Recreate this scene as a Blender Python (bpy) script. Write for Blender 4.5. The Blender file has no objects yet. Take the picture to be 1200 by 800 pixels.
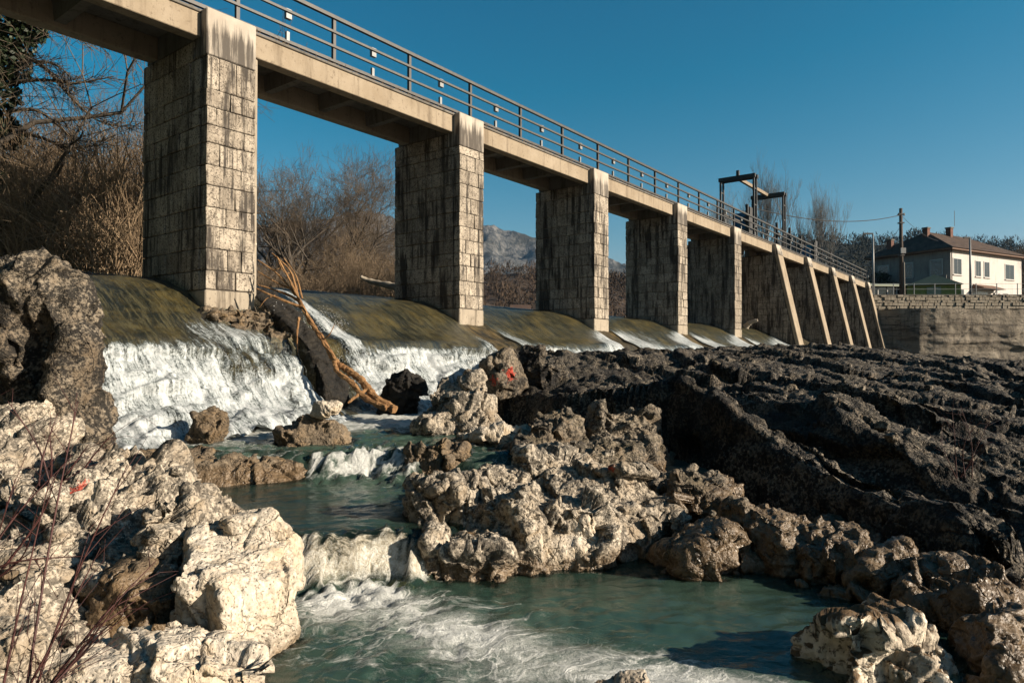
import bpy, bmesh, math, random
import numpy as np
from mathutils import Vector, Matrix

# ------------------------------------------------------------------ camera, sky, sun, exposure
S = bpy.context.scene
EYE = 1.9                      # eye height above the lower pool
FPX = 800.0                    # focal length in photo pixels (1200 wide)
cam_d = bpy.data.cameras.new('camera')
cam_d.sensor_width = 36.0
cam_d.lens = 36.0 * FPX / 1200.0
cam_d.clip_start = 0.05
cam_d.clip_end = 20000
cam = bpy.data.objects.new('camera', cam_d)
S.collection.objects.link(cam)
cam.location = (0, 0, EYE)
cam.rotation_euler = (math.radians(90.0) + math.atan(12 / FPX), 0, 0)
S.camera = cam

SUN_AZ = math.atan2(0.955, -0.297)        # from +Y towards +X
SUN_EL = math.radians(21)
world = bpy.data.worlds.new('World')
S.world = world
world.use_nodes = True
wt = world.node_tree
wt.nodes.clear()
sky = wt.nodes.new('ShaderNodeTexSky')
sky.sky_type = 'NISHITA'
sky.sun_disc = False
sky.sun_elevation = SUN_EL
sky.sun_rotation = SUN_AZ
sky.air_density = 1.0
sky.dust_density = 0.6
sky.ozone_density = 1.6
sc_ = wt.nodes.new('ShaderNodeSeparateColor')
cc_ = wt.nodes.new('ShaderNodeCombineColor')
def wmath(op, a, b):
    m = wt.nodes.new('ShaderNodeMath'); m.operation = op
    for k, v in enumerate((a, b)):
        if isinstance(v, float):
            m.inputs[k].default_value = v
        else:
            wt.links.new(v, m.inputs[k])
    return m.outputs[0]
# a cool, teal rendering of the blue: red falls off faster than green, green faster than blue
rb = wmath('DIVIDE', sc_.outputs[0], sc_.outputs[2])
gb = wmath('DIVIDE', sc_.outputs[1], sc_.outputs[2])
rb2 = wmath('MINIMUM', wmath('MAXIMUM', wmath('SUBTRACT', wmath('MULTIPLY', rb, 2.25), 0.85), 0.02), rb)
gb2 = wmath('MINIMUM', wmath('SUBTRACT', wmath('MULTIPLY', gb, 1.5), 0.40), gb)
bl = wmath('MULTIPLY', sc_.outputs[2], 0.80)
wt.links.new(wmath('MULTIPLY', rb2, bl), cc_.inputs[0])
wt.links.new(wmath('MULTIPLY', gb2, bl), cc_.inputs[1])
wt.links.new(bl, cc_.inputs[2])
bg = wt.nodes.new('ShaderNodeBackground')
bg.inputs[1].default_value = 0.05
wo = wt.nodes.new('ShaderNodeOutputWorld')
wt.links.new(sky.outputs[0], sc_.inputs[0])
wt.links.new(cc_.outputs[0], bg.inputs[0])
wt.links.new(bg.outputs[0], wo.inputs[0])

sun_d = bpy.data.lights.new('sun', 'SUN')
sun_d.energy = 5.0
sun_d.angle = math.radians(0.53)
sun_d.color = (1.0, 0.87, 0.71)
sun = bpy.data.objects.new('sun', sun_d)
S.collection.objects.link(sun)
sdir = Vector((math.sin(SUN_AZ) * math.cos(SUN_EL), math.cos(SUN_AZ) * math.cos(SUN_EL), math.sin(SUN_EL)))
sun.rotation_euler = sdir.to_track_quat('Z', 'Y').to_euler()
sun.location = (30, -20, 40)

S.view_settings.view_transform = 'Standard'
S.view_settings.look = 'None'
S.view_settings.exposure = 1.25
S.view_settings.gamma = 1.0
S.render.engine = 'CYCLES'
S.cycles.max_bounces = 6
S.cycles.diffuse_bounces = 1
S.cycles.glossy_bounces = 3
S.cycles.transmission_bounces = 4
S.cycles.transparent_max_bounces = 10
S.cycles.use_denoising = True
S.cycles.sample_clamp_indirect = 4.0

RNG = np.random.default_rng(7)
rnd = random.Random(11)
COL = S.collection

# ------------------------------------------------------------------ frames of reference
ANG = math.atan2(0.7938, 0.608)
DX, DY = math.cos(ANG), math.sin(ANG)       # along the weir
NX, NY = DY, -DX                            # downstream
P0 = (-5.535, 12.3)                         # front left foot of the first pier
SPAN = 6.85
DECK = 8.12

def W(a, q, z=0.0):
    """a along the weir from the first pier, q downstream from the pier fronts"""
    return (P0[0] + a * DX + q * NX, P0[1] + a * DY + q * NY, z)

def at(u, v, Y):
    """place in the world of a thing that stands Y metres out"""
    return Vector(((u - 600) / FPX * Y, Y, EYE + (412 - v) / FPX * Y))

# ------------------------------------------------------------------ numpy noise
def _h(ix, iy, iz, seed):
    h = (ix.astype(np.int64) * 374761393 + iy.astype(np.int64) * 668265263 + iz.astype(np.int64) * 2147483647 + seed * 974634777) & 0xffffffff
    h = ((h ^ (h >> 13)) * 1274126177) & 0xffffffff
    h = ((h ^ (h >> 16)) * 2246822519) & 0xffffffff
    h = h ^ (h >> 15)
    return (h & 0xffffff) / float(0xffffff)

def vnoise(p, seed=0):
    f = np.floor(p)
    t = p - f
    i = f.astype(np.int64)
    t = t * t * t * (t * (t * 6 - 15) + 10)
    out = 0
    for dx in (0, 1):
        wx = t[:, 0] if dx else 1 - t[:, 0]
        for dy in (0, 1):
            wy = t[:, 1] if dy else 1 - t[:, 1]
            for dz in (0, 1):
                wz = t[:, 2] if dz else 1 - t[:, 2]
                out = out + wx * wy * wz * _h(i[:, 0] + dx, i[:, 1] + dy, i[:, 2] + dz, seed)
    return out * 2 - 1

def fbm(p, octaves=4, seed=0, gain=0.5, lac=2.03):
    a, s, out = 1.0, 0.0, 0.0
    q = p.copy()
    for k in range(octaves):
        out = out + a * vnoise(q, seed + k)
        s += a
        a *= gain
        q = q * lac + 3.7
    return out / s

def ridged(p, octaves=4, seed=0, gain=0.5):
    a, s, out = 1.0, 0.0, 0.0
    q = p.copy()
    for k in range(octaves):
        out = out + a * (1 - np.abs(vnoise(q, seed + k)) * 1.6)
        s += a
        a *= gain
        q = q * 2.1 + 1.3
    return out / s

def worley(p, seed=0, flat=False):
    """F1, F2, id (0..1), offset to the centre"""
    f = np.floor(p).astype(np.int64)
    n = len(p)
    F1 = np.full(n, 9.0); F2 = np.full(n, 9.0); ID = np.zeros(n); C = np.zeros((n, 3))
    rz = (0,) if flat else (-1, 0, 1)
    for dx in (-1, 0, 1):
        for dy in (-1, 0, 1):
            for dz in rz:
                cx, cy, cz = f[:, 0] + dx, f[:, 1] + dy, f[:, 2] + dz
                px = cx + _h(cx, cy, cz, seed)
                py = cy + _h(cx, cy, cz, seed + 1)
                pz = (cz + _h(cx, cy, cz, seed + 2)) if not flat else p[:, 2]
                ox, oy, oz = p[:, 0] - px, p[:, 1] - py, p[:, 2] - pz
                d = np.sqrt(ox * ox + oy * oy + oz * oz)
                near = d < F1
                F2 = np.where(near, F1, np.minimum(F2, d))
                ID = np.where(near, _h(cx, cy, cz, seed + 5), ID)
                C[near, 0] = ox[near]; C[near, 1] = oy[near]; C[near, 2] = oz[near]
                F1 = np.where(near, d, F1)
    return F1, F2, ID, C

def sstep(a, b, x):
    t = np.clip((x - a) / (b - a), 0, 1)
    return t * t * (3 - 2 * t)

# ------------------------------------------------------------------ node helper
class NT:
    def __init__(s, name):
        s.m = bpy.data.materials.new(name)
        s.m.use_nodes = True
        s.t = s.m.node_tree
        s.t.nodes.clear()
        s.out = s.t.nodes.new('ShaderNodeOutputMaterial')
        s.tc = None
    def n(s, typ, **kw):
        nd = s.t.nodes.new(typ)
        for k, v in kw.items():
            setattr(nd, k, v)
        return nd
    def put(s, sock, v):
        if v is None:
            return
        if isinstance(v, bpy.types.NodeSocket):
            s.t.links.new(v, sock)
        elif isinstance(v, (tuple, list)) and sock.type == 'RGBA' and len(v) == 3:
            sock.default_value = (*v, 1)
        else:
            sock.default_value = v
    def co(s, kind='Object'):
        if s.tc is None:
            s.tc = s.n('ShaderNodeTexCoord')
        return s.tc.outputs[kind]
    def geo(s, kind='Position'):
        return s.n('ShaderNodeNewGeometry').outputs[kind]
    def mapv(s, vec, scale=(1, 1, 1), loc=(0, 0, 0), rot=(0, 0, 0)):
        m = s.n('ShaderNodeMapping')
        s.put(m.inputs[0], vec)
        m.inputs['Scale'].default_value = scale
        m.inputs['Location'].default_value = loc
        m.inputs['Rotation'].default_value = rot
        return m.outputs[0]
    def noise(s, scale, detail=4, rough=0.55, vec=None, dist=0.0, out=0):
        x = s.n('ShaderNodeTexNoise')
        s.put(x.inputs['Vector'], vec if vec is not None else s.co())
        x.inputs['Scale'].default_value = scale
        x.inputs['Detail'].default_value = detail
        x.inputs['Roughness'].default_value = rough
        x.inputs['Distortion'].default_value = dist
        return x.outputs[out]
    def vor(s, scale, feature='F1', vec=None, out='Distance', rand=1.0):
        x = s.n('ShaderNodeTexVoronoi', feature=feature)
        s.put(x.inputs['Vector'], vec if vec is not None else s.co())
        x.inputs['Scale'].default_value = scale
        x.inputs['Randomness'].default_value = rand
        return x.outputs[out]
    def ramp(s, fac, stops):
        r = s.n('ShaderNodeValToRGB')
        el = r.color_ramp.elements
        while len(el) < len(stops):
            el.new(0.5)
        for e, (p, c) in zip(el, stops):
            e.position = p
            e.color = (*c, 1) if isinstance(c, (tuple, list)) else (c, c, c, 1)
        s.put(r.inputs[0], fac)
        return r.outputs[0]
    def mix(s, fac, a, b, blend='MIX'):
        m = s.n('ShaderNodeMix', data_type='RGBA', blend_type=blend)
        s.put(m.inputs[0], fac); s.put(m.inputs[6], a); s.put(m.inputs[7], b)
        return m.outputs[2]
    def math(s, op, a, b=None, clamp=False):
        m = s.n('ShaderNodeMath', operation=op, use_clamp=clamp)
        s.put(m.inputs[0], a); s.put(m.inputs[1], b)
        return m.outputs[0]
    def attr(s, name):
        a = s.n('ShaderNodeAttribute', attribute_name=name)
        return a.outputs['Fac']
    def sep(s, vec, i):
        x = s.n('ShaderNodeSeparateXYZ')
        s.put(x.inputs[0], vec)
        return x.outputs[i]
    def rand(s):
        return s.n('ShaderNodeObjectInfo').outputs['Random']
    def bump(s, h, strength=0.5, dist=0.02, normal=None):
        b = s.n('ShaderNodeBump')
        b.inputs['Strength'].default_value = strength
        b.inputs['Distance'].default_value = dist
        s.put(b.inputs['Height'], h)
        if normal is not None:
            s.put(b.inputs['Normal'], normal)
        return b.outputs[0]
    def bsdf(s, color, rough=0.8, normal=None, spec=0.3, metal=0.0, **kw):
        b = s.n('ShaderNodeBsdfPrincipled')
        s.put(b.inputs['Base Color'], color)
        s.put(b.inputs['Roughness'], rough)
        s.put(b.inputs['Specular IOR Level'], spec)
        s.put(b.inputs['Metallic'], metal)
        s.put(b.inputs['Normal'], normal)
        for k, v in kw.items():
            s.put(b.inputs[k.replace('_', ' ')], v)
        return b.outputs[0]
    def mixsh(s, fac, a, b):
        m = s.n('ShaderNodeMixShader')
        s.put(m.inputs[0], fac); s.put(m.inputs[1], a); s.put(m.inputs[2], b)
        return m.outputs[0]
    def done(s, sh):
        s.t.links.new(sh, s.out.inputs[0])
        return s.m

M = {}
PAINT_NODES = []
ALB = 0.49        # keeps stone and wood at real-world reflectance
def dim(c):
    return tuple(x * ALB for x in c)

def rock_mat(name, pale, mid, dark, stain, dirt=0.5, moss=0.0, wetz=None, bump=1.0, paint=None, spotk=0.0):
    pale, mid, dark, stain = dim(pale), dim(mid), dim(dark), dim(stain)
    t = NT(name)
    pos = t.geo()
    n1 = t.noise(0.9, 5, 0.6, pos, 0.4)
    n2 = t.noise(4.5, 6, 0.65, pos, 0.3)
    n3 = t.noise(26, 4, 0.7, pos)
    v = t.vor(38, vec=pos)
    c = t.mix(t.ramp(n1, [(0.36, 0), (0.62, 1)]), mid, pale)
    c = t.mix(t.math('MULTIPLY', t.ramp(n2, [(0.45, 0), (0.66, 1)]), 0.75), c, stain)
    spot = t.ramp(t.math('ADD', t.math('MULTIPLY', n3, 0.6), t.math('MULTIPLY', n2, 0.5)), [(0.50 + spotk, 1), (0.60 + spotk, 0)])
    c = t.mix(t.math('MULTIPLY', spot, dirt), c, dark)
    # lichen and algae keep to the upward faces
    nz = t.sep(t.geo('Normal'), 2)
    if moss:
        k = t.math('MULTIPLY', t.ramp(nz, [(0.25, 0), (0.8, 1)]), t.ramp(t.noise(2.2, 5, 0.65, pos), [(0.42, 0), (0.6, 1)]))
        c = t.mix(t.math('MULTIPLY', k, moss), c, (0.105, 0.078, 0.030))
    rough = 0.85
    if wetz is not None:
        z = t.math('ADD', t.sep(pos, 2), t.math('MULTIPLY', t.noise(3, 4, 0.6, pos), -0.30))
        k = t.ramp(t.math('SUBTRACT', z, wetz - 0.15), [(0.0, 1), (0.10, 0)])
        c = t.mix(t.math('MULTIPLY', k, 0.55), c, (0.10, 0.062, 0.030))
        rough = t.math('SUBTRACT', 0.85, t.math('MULTIPLY', k, 0.5))
    if paint:
        for (px, py, pz, pr) in paint:
            d = t.n('ShaderNodeVectorMath', operation='DISTANCE')
            t.put(d.inputs[0], pos)
            d.inputs[1].default_value = (px, py, pz)
            PAINT_NODES.append((d, (px, py, pz)))
            k = t.math('ADD', d.outputs['Value'], t.math('MULTIPLY', t.noise(3.2 / pr, 5, 0.75, pos), pr * 2.6))
            k = t.ramp(t.math('DIVIDE', k, pr * 2), [(0.80, 1), (0.90, 0)])
            c = t.mix(t.math('MULTIPLY', k, 0.85), c, (0.33, 0.040, 0.022))
    wp = t.n('ShaderNodeVectorMath', operation='MULTIPLY_ADD')
    t.put(wp.inputs[0], t.noise(2.5, 4, 0.6, pos, 0, 1)); wp.inputs[1].default_value = (0.45, 0.45, 0.45); t.put(wp.inputs[2], pos)
    cr1 = t.ramp(t.vor(2.3, 'DISTANCE_TO_EDGE', wp.outputs[0]), [(0.0, 1), (0.022, 0)])
    cr2 = t.ramp(t.math('ABSOLUTE', t.math('SUBTRACT', t.noise(5.5, 2, 0.5, wp.outputs[0]), 0.5)), [(0.0, 1), (0.010, 0)])
    gate = t.ramp(n1, [(0.48, 0), (0.58, 1)])
    cr = t.math('MAXIMUM', t.math('MULTIPLY', cr1, t.ramp(n2, [(0.40, 0.15), (0.56, 0.9)])), t.math('MULTIPLY', t.math('MULTIPLY', cr2, gate), 0.5))
    c = t.mix(t.math('MULTIPLY', cr, 0.6), c, dark)
    pores = t.ramp(v, [(0.12, 1), (0.28, 0)])
    c = t.mix(t.math('MULTIPLY', t.math('MULTIPLY', pores, t.ramp(n2, [(0.46, 1), (0.56, 0)])), 0.7), c, dark)
    hsum = t.math('SUBTRACT', t.math('ADD', t.math('MULTIPLY', n3, 0.6), t.math('MULTIPLY', v, 0.55)), t.math('ADD', t.math('MULTIPLY', cr, 1.6), t.math('MULTIPLY', pores, 0.5)))
    hsum = t.math('ADD', hsum, t.math('MULTIPLY', t.noise(90, 3, 0.7, pos), 0.25))
    nr = t.bump(n2, 0.5 * bump, 0.06)
    nr = t.bump(hsum, 0.75 * bump, 0.016, nr)
    return t.done(t.bsdf(c, rough, nr, 0.25))

def simple_mat(name, c1, c2, scale=3, rough=0.8, bump=0.3, dist=0.01, spec=0.3, metal=0.0, detail=5, objrand=0.0, stretch=(1, 1, 1)):
    c1, c2 = dim(c1), dim(c2)
    t = NT(name)
    vec = t.mapv(t.co(), stretch)
    n = t.noise(scale, detail, 0.62, vec, 0.3)
    f = t.ramp(n, [(0.33, 0), (0.67, 1)])
    if objrand:
        f = t.math('ADD', f, t.math('MULTIPLY', t.math('SUBTRACT', t.rand(), 0.5), objrand), True)
    c = t.mix(f, c1, c2)
    nr = t.bump(t.noise(scale * 7, 4, 0.65, vec), bump, dist) if bump else None
    return t.done(t.bsdf(c, rough, nr, spec, metal))

# ------------------------------------------------------------------ object helpers
def mesh_np(name, V, F, mat=None, smooth=False):
    me = bpy.data.meshes.new(name)
    V = np.asarray(V, dtype=np.float32)
    F = np.asarray(F, dtype=np.int32)
    k = F.shape[1]
    me.vertices.add(len(V)); me.vertices.foreach_set('co', V.ravel())
    me.loops.add(F.size); me.loops.foreach_set('vertex_index', F.ravel())
    me.polygons.add(len(F))
    me.polygons.foreach_set('loop_start', np.arange(0, F.size, k, dtype=np.int32))
    if smooth:
        me.polygons.foreach_set('use_smooth', np.ones(len(F), dtype=bool))
    me.update(calc_edges=True)
    if mat is not None:
        me.materials.append(mat)
    return me

def link(name, me, parent=None, loc=(0, 0, 0), rotz=0.0):
    o = bpy.data.objects.new(name, me)
    COL.objects.link(o)
    o.location = loc
    o.rotation_euler = (0, 0, rotz)
    if parent is not None:
        o.parent = parent
    return o

def empty(name, label, cat, loc=(0, 0, 0), rotz=0.0, group=None):
    o = bpy.data.objects.new(name, None)
    COL.objects.link(o)
    o.location = loc
    o.rotation_euler = (0, 0, rotz)
    o.empty_display_size = 0.3
    return tag(o, label, cat, group)

def tag(o, label, cat, group=None):
    o['label'] = label
    o['category'] = cat
    if group:
        o['group'] = group
    return o

def struct(o):
    o['kind'] = 'structure'
    return o

def stuff(o, label=None, cat=None):
    o['kind'] = 'stuff'
    if label:
        o['label'] = label; o['category'] = cat
    return o

class MB:
    """collects vertices and polygons of one part"""
    def __init__(s):
        s.v = []; s.f = []
    def add(s, V, F):
        b = len(s.v)
        s.v += [tuple(x) for x in V]
        s.f += [tuple(i + b for i in f) for f in F]
        return s
    def box(s, x0, x1, y0, y1, z0, z1):
        return s.add([(x0, y0, z0), (x1, y0, z0), (x1, y1, z0), (x0, y1, z0), (x0, y0, z1), (x1, y0, z1), (x1, y1, z1), (x0, y1, z1)],
                     [(0, 3, 2, 1), (4, 5, 6, 7), (0, 1, 5, 4), (1, 2, 6, 5), (2, 3, 7, 6), (3, 0, 4, 7)])
    def hexa(s, bot, top):
        return s.add(list(bot) + list(top), [(0, 3, 2, 1), (4, 5, 6, 7), (0, 1, 5, 4), (1, 2, 6, 5), (2, 3, 7, 6), (3, 0, 4, 7)])
    def tube(s, pts, r, n=6, cap=True):
        pts = [Vector(p) for p in pts]
        rs = r if isinstance(r, (list, tuple)) else [r] * len(pts)
        b = len(s.v)
        up = Vector((0, 0, 1))
        for i, p in enumerate(pts):
            t = (pts[min(i + 1, len(pts) - 1)] - pts[max(i - 1, 0)]).normalized()
            a = t.cross(up if abs(t.z) < 0.95 else Vector((1, 0, 0))).normalized()
            c = a.cross(t)
            for k in range(n):
                w = 2 * math.pi * k / n
                s.v.append(tuple(p + (a * math.cos(w) + c * math.sin(w)) * rs[i]))
        for i in range(len(pts) - 1):
            for k in range(n):
                k2 = (k + 1) % n
                s.f.append((b + i * n + k, b + i * n + k2, b + (i + 1) * n + k2, b + (i + 1) * n + k))
        if cap:
            s.f.append(tuple(b + k for k in reversed(range(n))))
            s.f.append(tuple(b + (len(pts) - 1) * n + k for k in range(n)))
        return s
    def mesh(s, name, mat, bevel=0.0, smooth=False):
        me = bpy.data.meshes.new(name)
        me.from_pydata(s.v, [], s.f)
        if bevel:
            bm = bmesh.new(); bm.from_mesh(me)
            bmesh.ops.bevel(bm, geom=list(bm.edges), offset=bevel, segments=1, affect='EDGES', profile=0.6)
            bm.to_mesh(me); bm.free()
        if smooth:
            me.polygons.foreach_set('use_smooth', np.ones(len(me.polygons), dtype=bool))
        me.materials.append(mat)
        me.update()
        return me
    def part(s, name, mat, parent=None, bevel=0.0, smooth=False, loc=(0, 0, 0), rotz=0.0):
        return link(name, s.mesh(name, mat, bevel, smooth), parent, loc, rotz)

def tubes_np(segs, sides=3):
    """many straight tapered segments (n,8): p0 p1 r0 r1 -> V, F"""
    s = np.asarray(segs, dtype=np.float64)
    p0, p1, r0, r1 = s[:, 0:3], s[:, 3:6], s[:, 6], s[:, 7]
    t = p1 - p0
    t /= np.maximum(np.linalg.norm(t, axis=1, keepdims=True), 1e-9)
    ref = np.where(np.abs(t[:, 2:3]) < 0.9, np.array([[0, 0, 1.0]]), np.array([[1.0, 0, 0]]))
    a = np.cross(t, ref); a /= np.linalg.norm(a, axis=1, keepdims=True)
    b = np.cross(a, t)
    V = np.zeros((len(s), 2 * sides, 3))
    for k in range(sides):
        w = 2 * math.pi * k / sides
        off = a * math.cos(w) + b * math.sin(w)
        V[:, k] = p0 + off * r0[:, None]
        V[:, sides + k] = p1 + off * r1[:, None]
    base = np.arange(len(s))[:, None] * 2 * sides
    F = np.concatenate([base + np.array([[k, (k + 1) % sides, sides + (k + 1) % sides, sides + k]]) for k in range(sides)], axis=0)
    return V.reshape(-1, 3), F

# ------------------------------------------------------------------ materials
PAINT_L = [(*at(100, 569, 5.05), 0.13), (*at(88, 575, 5.05), 0.07)]
PAINT_R = [(*at(716, 549, 6.55), 0.10)]
PAINT_B = [(*at(597, 437, 11.55), 0.24), (*at(578, 446, 11.5), 0.16)]
M['lime'] = rock_mat('limestone', (1.0, 0.88, 0.70), (0.62, 0.53, 0.41), (0.050, 0.040, 0.030), (0.30, 0.215, 0.125), dirt=0.8, wetz=0.10, paint=PAINT_L + PAINT_R)
M['lime_white'] = rock_mat('pale_limestone', (1.12, 1.0, 0.82), (0.88, 0.76, 0.59), (0.12, 0.09, 0.06), (0.60, 0.44, 0.26), dirt=0.4, wetz=0.06)
M['lime_grey'] = rock_mat('weathered_limestone', (0.56, 0.48, 0.37), (0.25, 0.205, 0.15), (0.030, 0.026, 0.021), (0.22, 0.15, 0.085), dirt=0.9, wetz=0.45, moss=0.25, paint=PAINT_B)
M['karst'] = rock_mat('karst_limestone', (0.56, 0.48, 0.37), (0.085, 0.073, 0.058), (0.013, 0.012, 0.011), (0.15, 0.11, 0.07), dirt=0.97, moss=0.1, bump=1.5, spotk=0.03)
M['tufa'] = rock_mat('tufa_stone', (0.52, 0.44, 0.33), (0.16, 0.12, 0.08), (0.018, 0.016, 0.013), (0.19, 0.135, 0.08), dirt=0.95, bump=1.2, spotk=0.02)
M['wetrock'] = rock_mat('wet_rock', (0.050, 0.042, 0.032), (0.022, 0.019, 0.016), (0.010, 0.010, 0.009), (0.035, 0.028, 0.018), dirt=0.8, moss=0.0)  # wet stone, darkened further to hold the wing wall's shade
M['brownrock'] = rock_mat('brown_rock', (0.40, 0.32, 0.225), (0.24, 0.175, 0.11), (0.045, 0.034, 0.022), (0.26, 0.165, 0.075), dirt=0.6, wetz=0.5)

def ashlar(name, base, base2, soot=0.8):
    base, base2 = dim(base), dim(base2)
    t = NT(name)
    pos = t.geo()
    r = t.rand()
    n1 = t.noise(3.0, 6, 0.7, pos)
    pit = t.noise(30, 5, 0.75, pos)
    c = t.mix(t.math('ADD', t.ramp(n1, [(0.35, 0), (0.65, 1)]), t.math('MULTIPLY', t.math('SUBTRACT', r, 0.5), 0.9), True), base2, base)
    # rain streaks run down the stone
    st = t.noise(1.0, 6, 0.72, t.mapv(pos, (7.0, 7.0, 0.42)))
    st2 = t.noise(1.0, 4, 0.6, t.mapv(pos, (2.4, 2.4, 0.8)))
    k = t.ramp(t.math('ADD', t.math('MULTIPLY', st, 0.62), t.math('MULTIPLY', st2, 0.4)), [(0.495, 0), (0.575, 1)])
    c = t.mix(t.math('MULTIPLY', k, soot), c, (0.032, 0.028, 0.024))
    c = t.mix(t.math('MULTIPLY', t.ramp(t.math('ADD', t.math('MULTIPLY', pit, 0.7), t.math('MULTIPLY', t.noise(11, 4, 0.7, pos), 0.3)), [(0.44, 1), (0.495, 0)]), 0.88), c, (0.05, 0.04, 0.03))
    nr = t.bump(t.math('ADD', pit, t.math('MULTIPLY', t.noise(9, 5, 0.7, pos), 1.2)), 0.65, 0.018)
    return t.done(t.bsdf(c, 0.9, nr, 0.2))
M['ashlar'] = ashlar('ashlar_stone', (0.74, 0.64, 0.505), (0.42, 0.355, 0.275), 0.95)
M['mortar'] = simple_mat('dark_mortar', (0.07, 0.06, 0.05), (0.15, 0.125, 0.10), 5, 0.95, 0.4)
t = NT('stained_cap_concrete')
pos = t.geo()
c = t.mix(t.ramp(t.noise(2.2, 5, 0.6, pos), [(0.35, 0), (0.65, 1)]), (0.27, 0.235, 0.19), (0.36, 0.32, 0.265))
st = t.noise(1.0, 6, 0.72, t.mapv(pos, (8.0, 8.0, 0.55)))
zk = t.ramp(t.math('SUBTRACT', 8.25, t.sep(pos, 2)), [(0.20, 0), (0.55, 0.22), (1.0, 0.22)])
c = t.mix(t.ramp(t.math('ADD', st, zk), [(0.58, 0), (0.74, 0.92)]), c, (0.05, 0.043, 0.036))
M['cap'] = t.done(t.bsdf(c, 0.9, t.bump(t.noise(24, 5, 0.7, pos), 0.5, 0.01), 0.2))

def concrete(name, c1, c2, stain, k0=0.6, vert=0.5):
    c1, c2, stain = dim(c1), dim(c2), dim(stain)
    t = NT(name)
    pos = t.geo()
    c = t.mix(t.ramp(t.noise(1.3, 6, 0.65, pos), [(0.3, 0), (0.7, 1)]), c1, c2)
    s1 = t.noise(1.0, 5, 0.7, t.mapv(pos, (5, 5, vert)))
    c = t.mix(t.math('MULTIPLY', t.ramp(s1, [(0.52, 0), (0.68, 1)]), k0), c, stain)
    s2 = t.noise(11, 5, 0.75, pos)
    c = t.mix(t.math('MULTIPLY', t.ramp(s2, [(0.33, 1), (0.44, 0)]), 0.6), c, stain)
    nr = t.bump(t.math('ADD', s2, t.noise(45, 4, 0.7, pos)), 0.5, 0.012)
    return t.done(t.bsdf(c, 0.9, nr, 0.2))
M['beam'] = concrete('tan_beam_concrete', (0.40, 0.315, 0.215), (0.54, 0.445, 0.325), (0.17, 0.125, 0.085), 0.6)
M['slab'] = concrete('grey_slab_concrete', (0.20, 0.18, 0.15), (0.30, 0.27, 0.23), (0.06, 0.055, 0.045), 0.7)
M['plinth'] = concrete('pier_foot_concrete', (0.42, 0.35, 0.26), (0.58, 0.50, 0.385), (0.075, 0.055, 0.04), 0.7)
M['bankwall'] = concrete('bank_concrete', (0.30, 0.25, 0.185), (0.44, 0.375, 0.285), (0.10, 0.082, 0.062), 0.8, 2.0)
t = NT('layered_bank_concrete')
pos = t.geo()
c = t.mix(t.ramp(t.noise(0.5, 6, 0.7, pos), [(0.35, 0), (0.65, 1)]), dim((0.27, 0.225, 0.17)), dim((0.50, 0.43, 0.33)))
ly = t.noise(1.0, 6, 0.75, t.mapv(pos, (0.16, 0.16, 2.6)), 0.5)
c = t.mix(t.math('MULTIPLY', t.ramp(ly, [(0.50, 0), (0.60, 1)]), 0.75), c, dim((0.11, 0.09, 0.07)))
jl = t.ramp(t.math('ABSOLUTE', t.math('SUBTRACT', t.noise(1.0, 4, 0.65, t.mapv(pos, (0.22, 0.22, 1.3))), 0.5)), [(0.0, 1), (0.012, 0)])
c = t.mix(t.math('MULTIPLY', jl, 0.85), c, dim((0.05, 0.042, 0.034)))
dr = t.noise(1.0, 5, 0.7, t.mapv(pos, (1.8, 1.8, 0.22)))
c = t.mix(t.math('MULTIPLY', t.ramp(dr, [(0.52, 0), (0.64, 1)]), 0.6), c, dim((0.09, 0.075, 0.06)))
M['bankwall'] = t.done(t.bsdf(c, 0.9, t.bump(t.math('SUBTRACT', t.noise(5, 6, 0.75, pos), jl), 0.8, 0.12), 0.2))
M['steel'] = simple_mat('dark_painted_steel', (0.035, 0.035, 0.035), (0.085, 0.072, 0.055), 6, 0.55, 0.25, 0.003, 0.4)
M['galv'] = simple_mat('galvanised_steel', (0.24, 0.25, 0.25), (0.36, 0.36, 0.345), 5, 0.45, 0.1, 0.002, 0.5)
M['rustbeam'] = simple_mat('rusty_tan_beam', (0.26, 0.19, 0.12), (0.40, 0.31, 0.21), 4, 0.7, 0.3, 0.004)
M['blue'] = simple_mat('blue_gate_paint', (0.012, 0.13, 0.26), (0.02, 0.20, 0.36), 3, 0.45, 0.1, 0.003, 0.4)
M['cyan'] = simple_mat('cyan_gate_paint', (0.02, 0.30, 0.42), (0.03, 0.38, 0.50), 3, 0.45, 0.1, 0.003, 0.4)

# mossy, wet spillway
t = NT('mossy_spillway')
uv = t.n('ShaderNodeUVMap').outputs[0]
n1 = t.noise(1.0, 6, 0.75, t.mapv(uv, (4.5, 0.8, 1)), 0.6)
n2 = t.noise(1.0, 6, 0.7, t.mapv(uv, (0.9, 1.1, 1)), 0.6)
n3 = t.noise(1.0, 6, 0.8, t.mapv(uv, (13, 1.6, 1)), 0.5)
c = t.mix(t.ramp(n2, [(0.44, 0), (0.64, 1)]), (0.012, 0.011, 0.006), (0.120, 0.078, 0.024))
c = t.mix(t.math('MULTIPLY', t.ramp(n1, [(0.46, 0), (0.58, 1)]), 0.85), c, (0.014, 0.014, 0.011))
c = t.mix(t.math('MULTIPLY', t.ramp(n3, [(0.48, 0), (0.58, 1)]), 0.75), c, (0.105, 0.080, 0.040))
nr = t.bump(t.math('ADD', n3, t.math('MULTIPLY', n1, 1.5)), 0.8, 0.05)
M['spill'] = t.done(t.bsdf(c, 0.48, nr, 0.3))

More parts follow.
